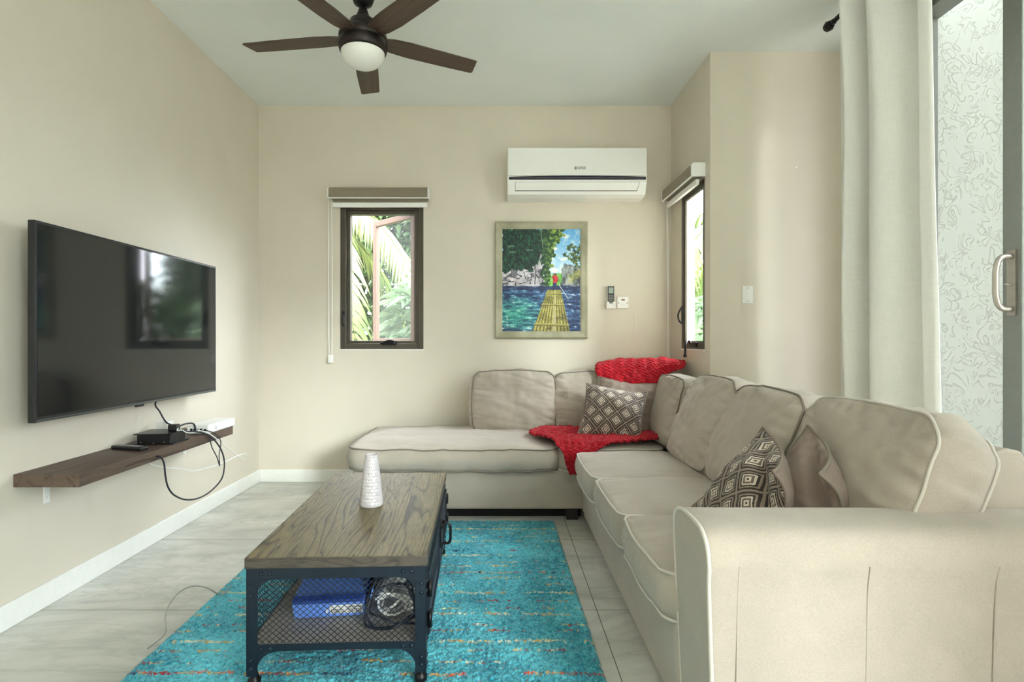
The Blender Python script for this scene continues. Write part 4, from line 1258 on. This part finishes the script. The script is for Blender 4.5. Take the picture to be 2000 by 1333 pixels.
# right cliff and its trees
lay(inpoly([(796, 725), (815, 640), (818, 555), (850, 495), (900, 500), (1010, 540), (1010, 725)], 5, 41), two((52, 60, 62), (172, 176, 176), .5+.4*fbm(14, 10, 14)))
lay(inpoly([(880, 640), (940, 560), (1010, 545), (1010, 640), (900, 690), (840, 690)], 14, 43), two((92, 100, 50), (176, 172, 96), .5+.4*fbm(24, 24, 15)), .8)
tr_ = (inpoly([(830, 395), (870, 330), (950, 300), (1010, 310), (1010, 530), (930, 520), (890, 450), (840, 420)], 16, 45)) & (fbm(34, 40, 16, 3) > -.55)
lay(tr_, two((34, 58, 36), (112, 128, 66), .45+.45*fbm(40, 46, 17, 3)))
# left rocks
rock = inpoly([(200, 730), (200, 560), (420, 540), (540, 480), (600, 340), (625, 420), (628, 600), (640, 730)], 6, 51)
lay(rock, two((150, 146, 154), (214, 208, 214), .5+.35*fbm(16, 12, 18)))
cracks = [[(215, 578), (260, 546), (300, 541), (311, 566), (300, 610), (330, 636), (395, 641), (411, 622), (352, 582)], [(215, 702), (270, 690), (280, 671), (335, 669), (346, 712)],
          [(430, 580), (441, 640), (470, 666), (502, 655)], [(455, 576), (482, 566)], [(560, 600), (580, 640), (600, 600), (628, 642), (610, 700)], [(380, 690), (440, 688)],
          [(215, 662), (250, 640), (300, 602)], [(500, 600), (512, 640), (490, 692)], [(546, 520), (552, 600), (540, 700)]]
dm = np.full(PX.shape, 1e9); jx, jy = PX+4*fbm(30, 36, 19, 2), PY+4*fbm(30, 36, 20, 2)
for ln in cracks:
    for (ax_, ay_), (bx_, by_) in zip(ln, ln[1:]):
        tt = np.clip(((jx-ax_)*(bx_-ax_)+(jy-ay_)*(by_-ay_))/((bx_-ax_)**2+(by_-ay_)**2), 0, 1)
        dm = np.minimum(dm, np.hypot(jx-ax_-tt*(bx_-ax_), jy-ay_-tt*(by_-ay_)))
lay(rock & (dm < 4.2), (34, 32, 42))
lay(rock & (fbm(12, 20, 77, 3) > 1.1), (92, 90, 100), .8)
lay(inpoly([(560, 560), (600, 540), (625, 600), (620, 640), (590, 600)], 6, 53), (70, 66, 78), .8)
# left hanging forest
fo = inpoly([(200, 140), (850, 140), (815, 230), (770, 300), (735, 320), (755, 400), (725, 480), (700, 560), (705, 600), (690, 722), (630, 722), (615, 600), (610, 380), (560, 500), (500, 560), (440, 545), (380, 575), (330, 545), (280, 565), (200, 585)], 13, 61)
brt = np.clip((PX-560)/170, 0, 1)
f_ = .40+.42*fbm(44, 52, 21, 3)
dk_ = two((8, 34, 30), (26, 78, 58), f_*.85); br_ = two((26, 62, 30), (146, 168, 74), f_)
lay(fo, dk_*(1-brt[..., None])+br_*brt[..., None])
lay(fo & (fbm(60, 14, 22, 2) > 1.5) & (PX < 600), (40, 120, 72), .6)
for (x, y) in ((300, 322), (490, 362), (320, 380)): lay(((PX-x)/34)**2+((PY-y)/12)**2+.5*fbm(40, 40, 23) < .8, (126, 156, 126), .6)
lay((np.abs(PX-612-8*np.sin(PY/40)) < 2.2) & (PY < 330), (170, 176, 160), .8)
# water
wat = PY > 716+3*fbm(12, 4, 24)
s1 = fbm(14, 60, 25, 4); teal = np.clip(1.15-np.hypot((PX-330)/330, (PY-1010)/200)+.15*s1, 0, 1)
wc = two((18, 42, 82), (70, 112, 160), .38+.34*s1); wt = two((28, 118, 118), (96, 190, 168), .45+.3*s1)
lay(wat, wc*(1-teal[..., None])+wt*teal[..., None])
lay(wat & (s1+.5*fbm(50, 120, 26, 2) > 2.35-.5*(PX > 800)), (222, 232, 240), .8)
lay(wat & (PY < 760), (20, 34, 66), .45)
# raft
def xl(y): return 667+(515-667)*(y-755)/415
def xr(y): return 802+(893-802)*(y-755)/415
ra = (PY > 755) & (PX > xl(PY)) & (PX < xr(PY))
s = (PX-xl(PY))/(xr(PY)-xl(PY)); st_ = (s*10.5) % 1
lay(ra, two((66, 60, 26), (186, 176, 96), np.sin(st_*PI)**.7*(.8+.2*fbm(10, 30, 27))))
lay(ra & (st_ < .10), (44, 38, 20)); lay(ra & (fbm(26, 20, 28, 2) > 1.2), (128, 136, 54), .55); lay(ra & (np.abs(s-.58) < .045), (214, 208, 176), .55)
for (y0, e_) in ((792, 5), (903, 7), (1102, 11)):
    yy_ = y0+(PX-700)*.03; band = (np.abs(PY-yy_) < e_) & (PX > xl(PY)-8) & (PX < xr(PY)+6); lay(band, two((104, 96, 44), (188, 178, 102), .5+(yy_-PY)/e_/2)); lay((PY-yy_ > e_) & (PY-yy_ < e_+4) & ra, (40, 36, 20), .8)
# raftsman and pole
lay(np.abs((PX-785)-(PY-705)*.66) < 3.0*((PY > 700) & (PY < 848)), (206, 206, 200))
lay(inpoly([(722, 684), (760, 684), (762, 752), (745, 752), (741, 700), (739, 755), (724, 755)]), (26, 38, 76))
lay(inpoly([(716, 622), (735, 610), (757, 610), (776, 628), (776, 672), (764, 676), (762, 688), (724, 688), (726, 645), (714, 640)]), two((158, 22, 34), (214, 58, 64), .5+.3*fbm(50, 60, 29)))
lay(((PX-744)/12)**2+((PY-602)/13)**2 < 1, (96, 54, 46)); lay((np.abs(PX-744) < 17) & (np.abs(PY-594) < 4), (120, 66, 50))
for (y, h_) in ((1010, 6), (1030, 5), (1050, 7), (1078, 5), (1100, 6), (1126, 6)):     # small pale signature strokes
    lay((np.abs(PX-262-4*math.sin(y)) < 6) & (np.abs(PY-y) < h_) & (np.abs(((PX+PY) % 9)-4) < 2.6), (216, 232, 226), .9)
img = np.clip(img+5*fbm(70, 90, 30, 2)[..., None], 0, 255)/255
lin = np.where(img <= .04045, img/12.92, ((img+.055)/1.055)**2.4)
me = bpy.data.meshes.new('canvas')
vx = (xs_*2-1)*CW; vz_ = (1-ys_*2)*CH
GXp, GZp = np.meshgrid(vx, vz_)
cop = np.stack([GXp, np.full_like(GXp, -.016), GZp], -1).reshape(-1, 3)
ix_ = np.arange(NXp*NYp).reshape(NYp, NXp)
fp = np.stack([ix_[:-1, :-1], ix_[1:, :-1], ix_[1:, 1:], ix_[:-1, 1:]], -1).reshape(-1, 4)
n0 = len(cop)
# stretcher sides and back give the canvas its thickness
ring = list(ix_[0, :])+list(ix_[1:, -1])+list(ix_[-1, -2::-1])+list(ix_[-2:0:-1, 0])
bk_ = cop[ring].copy(); bk_[:, 1] = -.002
allv = np.concatenate([cop, bk_]); faces = [tuple(int(q) for q in f) for f in fp]
for i in range(len(ring)):
    j = (i+1) % len(ring); faces.append((int(ring[i]), int(ring[j]), n0+j, n0+i))
me.from_pydata([tuple(p) for p in allv], [], faces); me.update()
cc = np.ones((len(allv), 4), np.float32); cc[:n0, :3] = lin.reshape(-1, 3); cc[n0:, :3] = .5
at = me.color_attributes.new('paint', 'FLOAT_COLOR', 'POINT'); at.data.foreach_set('color', cc.reshape(-1))
t = NT('painted_canvas'); a_ = t.add('ShaderNodeAttribute'); a_.attribute_name = 'paint'
t.bump(t.noise(t.coord(), 220, 2), .12, .001); me.materials.append(t.set(a_.outputs['Color'], .38, 0, Specular_IOR_Level=.4))
cv = bpy.data.objects.new('canvas', me); COL.objects.link(cv); cv.parent = pt_

# ------------------------------------------------------------------ small wall fittings
bp = P(1192, 590, YB)
hd = thing('remote_holder', 'white wall cradle holding the air conditioner remote beside the painting', 'holder', (bp.x, YB, bp.z))
m = MB(); m.box(-.032, .032, -.006, 0, -.055, .03); m.box(-.036, .036, -.034, -.006, -.056, -.050); m.box(-.036, -.032, -.034, -.0005, -.056, .0); m.box(.032, .036, -.034, -.0005, -.056, 0)
m.box(-.032, -.014, -.034, -.030, -.050, -.002); m.box(.014, .032, -.034, -.030, -.050, -.002); m.box(-.014, .014, -.034, -.030, -.050, -.036)
m.build('cradle', M_plastic, hd, bevel=.002)
rm = thing('wall_remote', 'slim remote with dark keypad standing in the white wall cradle', 'remote control', (bp.x, YB-.018, bp.z))
m = MB(); m.box(-.029, .029, -.010, .010, -.047, .120); m.build('case', M_plastic, rm, bevel=.005, bseg=3)
m = MB(); m.prism(outline_ccw([(-.025, .118), (.025, .118), (.026, .0), (.012, -.008), (.010, -.016), (-.010, -.016), (-.012, -.008), (-.026, .0)]), -.0118, -.0095, 'y'); m.build('keypad', M_black, rm, bevel=.001)
MB().box(-.018, .018, -.0125, -.0115, .062, .108).build('display', plain('grey_green_display', srgb(150, 166, 152), .25), rm)
each('key', [B1(-.019+c_*.0145, -.010+c_*.0145, -.0132, -.0115, .043-r_*.0125, .050-r_*.0125) for r_ in range(4) for c_ in range(3)]+[B1(-.007, .007, -.0132, -.0115, -.010, -.003)], plain('grey_key', srgb(150, 152, 150), .5), rm)
sp_ = P(1216, 592, YB)
sw_ = thing('isolator_switch', 'square white wall switch with red indicator beside the wall remote', 'switch', (sp_.x, YB, sp_.z))
MB().box(-.044, .044, -.011, -.0005, -.046, .046).build('plate', M_plastic, sw_, bevel=.003, bseg=3)
MB().box(-.012, .014, -.0125, -.010, .016, .026).build('indicator', plain('dark_red_lens', srgb(110, 40, 36), .25), sw_)
MB().box(-.010, .010, -.016, -.010, -.020, .004, ).build('rocker', M_white, sw_, bevel=.002)
each('screw', [MB().cyl(.004, 0, .0015, 12, TR((s*.034, -.011, -.004), rx=PI/2)) for s in (-1, 1)], M_bronze, sw_)
# cord hanging below it
cable('hanging_string', 'short white string hanging on the wall under the switch with red indicator', [(1.035, YB-.004, 1.32), (1.045, YB-.004, 1.27), (1.040, YB-.004, 1.22), (1.046, YB-.004, 1.16)], .002, M_cord_white, 'string')
q_ = P(1459.5, 576.5, YA)
bl = thing('blank_wall_plate', 'white rectangular blank wall plate on the shaded alcove wall', 'wall plate', (q_.x, YA, q_.z))
MB().box(-.035, .035, -.007, -.0005, -.056, .056).build('plate', M_plastic, bl, bevel=.003, bseg=3)
each('screw', [MB().cyl(.0035, 0, .0012, 12, TR((0, -.007, s*.042), rx=PI/2)) for s in (-1, 1)], plain('steel_screw', srgb(130, 130, 126), .4, .6), bl)
q_ = P(1555, 328, YA)
o = MB().lathe([(0, 0), (.009, 0), (.008, .003), (0, .004)], 16).build('wall_plug', M_plastic); o.matrix_world = TR((q_.x, YA, q_.z), rx=PI/2)
tag(o, 'tiny white plug in the alcove wall high above the blank plate', 'plug')

# ------------------------------------------------------------------ television on its wall bracket
TY0, TY1, TZ0, TZ1, TX = 2.10, 3.438, .787, 1.562, -1.77
tv = thing('television', 'large black flat screen television mounted on the left wall above the shelf', 'television', (TX, (TY0+TY1)/2, TZ0))
def TP(o, par=None):
    o.parent = tv; o.location = -tv.location; return o
TP(MB().box(TX-.028, TX, TY0, TY1, TZ0, TZ1).build('bezel', M_black, tv, bevel=.003))
TP(MB().box(TX-.06, TX-.026, TY0+.25, TY1-.25, TZ0+.06, TZ0+.5).build('rear_housing', M_black, tv, bevel=.012))
t = NT('dark_glass_screen'); M_scr = t.set(srgb(26, 29, 30), .07, 0, Specular_IOR_Level=.6)
TP(MB().box(TX-.001, TX+.0012, TY0+.012, TY1-.012, TZ0+.022, TZ1-.012).build('screen', M_scr, tv))
TP(MB().box(TX-.001, TX+.0022, TY0+.004, TY1-.004, TZ0+.002, TZ0+.012).build('chrome_strip', plain('dark_chrome', srgb(110, 116, 118), .2, .8), tv))
yl_ = TY0+.62
TP(MB().box(TX-.012, TX-.002, yl_-.03, yl_+.03, TZ0-.010, TZ0+.001).build('sensor', M_black, tv, bevel=.002))
m = MB(); m.box(XL+.001, XL+.012, 2.55, 2.95, 1.0, 1.35); m.box(XL+.012, TX-.058, 2.60, 2.64, 1.05, 1.25); m.box(XL+.012, TX-.058, 2.86, 2.90, 1.05, 1.25)
TP(m.build('wall_bracket', M_blackm, tv))

# ------------------------------------------------------------------ floating shelf and its clutter
SX0, SX1, SY0, SY1, SZ = XL, -1.634, 2.144, 3.374, .582
sh = thing('floating_shelf', 'dark walnut floating shelf on the left wall below the television', 'shelf', (SX0, (SY0+SY1)/2, SZ))
def SP(o): o.parent = sh; o.location = -sh.location; return o
SP(MB().box(SX0+.001, SX1, SY0, SY1, SZ-.05, SZ).build('board', M_shelf, sh, bevel=.0015))
for y in (2.30, 3.30):
    m = MB(); m.box(XL+.0005, XL+.006, y-.014, y+.014, SZ-.155, SZ-.05); m.box(XL+.006, XL+.16, y-.014, y+.014, SZ-.055, SZ-.050)
    m.cyl(.005, 0, .003, 10, TR((XL+.006, y, SZ-.135), ry=PI/2))
    SP(m.build('bracket', M_white, sh))
rt = thing('router', 'flat white router box on the far end of the floating shelf', 'router', (-1.690, 3.235, SZ), math.radians(0))
m = MB(); m.box(-.062, .062, -.155, .155, 0, .048); m.build('case', M_plastic, rt, bevel=.007, bseg=3)
each('port', [B1(-.04+i*.018, -.027+i*.018, -.1565, -.1545, .008, .030) for i in range(4)]+[B1(.038, .050, -.1565, -.1545, .01, .028)], M_black, rt)
each('marking', [B1(.0615, .0628, -.085, -.080, .014, .034), B1(.0615, .0628, -.072, -.068, .014, .034)], plain('pale_grey_print', srgb(160, 164, 170), .5), rt)
dv = thing('set_top_box', 'black set-top box with brackets on the middle of the floating shelf', 'device', (-1.735, 2.83, SZ), math.radians(4))
m = MB(); m.box(-.080, .080, -.075, .075, .004, .050); m.build('case', M_black, dv, bevel=.002)
m = MB(); m.box(-.095, .09, -.08, .08, .050, .055); m.box(.08, .098, -.08, .08, .002, .006); m.box(-.095, -.08, -.08, .08, .002, .006); m.build('cover_plate', plain('black_sheet_metal', srgb(34, 36, 40), .35, .4), dv)
each('screw', [MB().cyl(.003, 0, .0015, 10, TR((x, -.075, z), rx=PI/2)) for (x, z) in ((-.06, .012), (.05, .012), (0, .008))], plain('bright_screw', srgb(190, 190, 188), .3, .8), dv)
ad = thing('plug_adapter', 'small white adapter standing behind the black set-top box on the shelf', 'adapter', (-1.800, 2.965, SZ), 0)
MB().box(-.028, .030, -.030, .030, 0, .088).build('body', M_plastic, ad, bevel=.005, bseg=3)
cn = thing('cable_connector', 'small black connector block lying on top of the set-top box', 'connector', (-1.690, 2.86, SZ+.056), .2)
MB().box(-.022, .022, -.024, .024, 0, .030).build('body', M_black, cn, bevel=.003)
rc = thing('television_remote', 'black television remote lying across the shelf left of the set-top box', 'remote control', (-1.772, 2.640, SZ), math.radians(-16))
m = MB(); m.box(-.092, .092, -.022, .022, 0, .018); m.build('case', M_black, rc, bevel=.006, bseg=3)
each('key', [B1(-.078+i*.017, -.068+i*.017, -.013+j*.010, -.007+j*.010, .017, .0195) for i in range(9) for j in range(3)], plain('mid_grey_key', srgb(140, 140, 138), .5), rc)

def LP(u, v, x):   # point at pixel (u, v) on the vertical plane x
    y = x*F/(u-VX); return P(u, v, y)
xq = -1.615
pts = [Vector((-1.70, 2.74, SZ-.0542)), LP(300, 893, -1.66), LP(312, 893, xq), LP(320, 905, xq), LP(323, 930, xq), LP(328, 952, xq), LP(340, 968, xq), LP(362, 977, xq), LP(388, 974, xq), LP(412, 960, xq), LP(432, 938, xq), LP(438, 915, xq), LP(437, 895, xq), LP(430, 876, xq), LP(416, 858, xq), LP(400, 848, xq), LP(380, 844, -1.64), LP(350, 845, -1.68)]
cable('power_cable', 'thick black cable looping below the shelf from its underside to the router', pts, .0042, M_cord_black, n=8)
pts = [Vector((TX-.045, 3.02, TZ0+.07)), LP(304, 787, TX-.045), LP(312, 805, TX-.02), LP(325, 826, TX+.02), LP(336, 838, -1.715)]
pts[-1] = Vector((-1.690, 2.865, SZ+.078))
cable('television_cable', 'black cable dropping from the television to the connector on the set-top box', pts, .0042, M_cord_black)
cable('antenna_cable', 'black cable curving from the connector to the back of the router', [Vector((-1.685, 2.88, SZ+.075)), LP(348, 835, -1.67), LP(362, 829, -1.68), LP(378, 829, -1.70), Vector((-1.70, 3.079, SZ+.02))], .0045, M_cord_black)
cable('patch_cable', 'thin black cable looping down past the shelf edge and back under the router', [Vector((-1.66, 3.08, SZ+.02)), LP(404, 842, -1.63), LP(420, 848, -1.61), LP(430, 860, -1.605), LP(431, 872, -1.605), LP(428, 890, -1.605), LP(429, 911, -1.605), LP(424, 895, -1.61), LP(414, 875, -1.615), LP(411, 862, -1.615), LP(409, 850, -1.64), LP(395, 846, -1.68)], .0026, M_cord_black, n=8)
cable('data_cable', 'white cable sagging below the shelf along the wall and back to the router', [Vector((XL+.03, 2.80, SZ-.062)), LP(296, 908, -1.80), LP(325, 914, -1.76), LP(350, 916, -1.74), LP(370, 920, -1.72), LP(385, 920, -1.72), LP(403, 915, -1.70), LP(420, 911, -1.69), LP(440, 903, -1.68), LP(462, 892, -1.68), LP(479, 888, -1.70), LP(480, 897, -1.74), LP(472, 897, -1.74), LP(455, 884, -1.70), LP(435, 869, -1.63), LP(420, 856, -1.61), LP(402, 845, -1.63), LP(385, 842, -1.66)], .0030, M_cord_white, n=8)
cable('slack_cable', 'thin white cable draped over the black cables on the shelf', [Vector((-1.675, 2.875, SZ+.07)), LP(346, 842, -1.655), LP(355, 841, -1.65), LP(365, 846, -1.645), LP(380, 846, -1.64), LP(387, 842, -1.64), LP(384, 838, -1.66)], .0026, M_cord_white)

# ------------------------------------------------------------------ curtain and rod
RDX, RDZ = 1.845, 2.872
rd = thing('curtain_rod', 'black curtain rod with a faceted finial near the ceiling by the door', 'curtain rod', (RDX, 3.1, RDZ))
m = MB(); m.tube([(0, -3.8, 0), (0, -.03, 0)], .0125, 16); m.build('pole', M_blackm, rd)
m = MB(); m.lathe([(.008, -.045), (.016, -.040), (.016, -.030), (.011, -.026), (.022, -.014), (.029, .005), (.026, .026), (.014, .040), (0, .042)], 8, TR((0, 0, 0), rx=-PI/2), smooth=False); m.build('finial', M_blackm, rd)
for y in (-.20, -1.9, -3.6):
    m = MB(); m.tube([(0, y, 0), (.05, y, .0), (XR-RDX-.001, y, 0)], .008, 10); m.cyl(.03, 0, .006, 20, TR((XR-RDX-.0065, y, 0), ry=PI/2)); m.tube([(.017*math.cos(k*PI/8), y, .017*math.sin(k*PI/8)) for k in range(17)], .004, 6)
    m.build('bracket', M_blackm, rd)

def curtain():
    m = MB(); NS, NZ = 260, 90
    y_far, y_near = 2.985, 2.345
    z1, z0 = RDZ+.035, .02
    # fold profile: list of (s, depth offset) control points, s from far to near
    ctl = [(0, .00), (.05, -.012), (.12, .004), (.20, .022), (.27, .028), (.33, -.01), (.37, -.055), (.42, -.075), (.46, -.03), (.50, .03), (.54, -.03), (.59, -.06), (.65, -.05), (.70, .0), (.75, .035), (.81, .03), (.86, .0), (.91, -.02), (.95, -.02), (1, -.012)]
    cp = spline([Vector((a, b, 0)) for a, b in ctl], 20)
    sx = [p.x for p in cp]; dx = [p.y for p in cp]
    rows = []
    for j in range(NZ+1):
        q = j/NZ; z = z0+(z1-z0)*q
        yn = 2.26+(y_near-2.26)*min(1, q*1.02)
        row = []
        for i in range(NS+1):
            s = i/NS
            k = s*(len(cp)-1); a = min(int(k), len(cp)-2); f = k-a
            ss = sx[a]*(1-f)+sx[a+1]*f; dd = dx[a]*(1-f)+dx[a+1]*f
            # folds drift sideways and soften on the way down
            drift = .025*noise.noise(Vector((ss*5, q*1.8, 2)))*(1-q*.3)
            amp = 2.2+.6*noise.noise(Vector((ss*4, q*2.0, 7)))-.25*(1-q)
            y = y_far+(yn-y_far)*ss+drift*(1-abs(2*ss-1)**6)
            fine = .006*noise.noise(Vector((ss*22, q*2.5, 1)))+.004*math.sin(ss*70)*max(0, (q-.86)/.14)
            x = RDX+dd*amp+fine
            if q > .955:   # gathered over the rod
                tq = (q-.955)/.045; x = x*(1-tq*.6)+(RDX-.016+.3*(dd))*tq*.6
            row.append((x, y, z))
        rows.append(row)
    m.grid(rows)
    o = m.build('curtain', M_linen, None, solid=.003, fix=False)
    return tag(o, 'cream linen curtain hanging in folds from the black rod by the sliding door', 'curtain')
curtain()
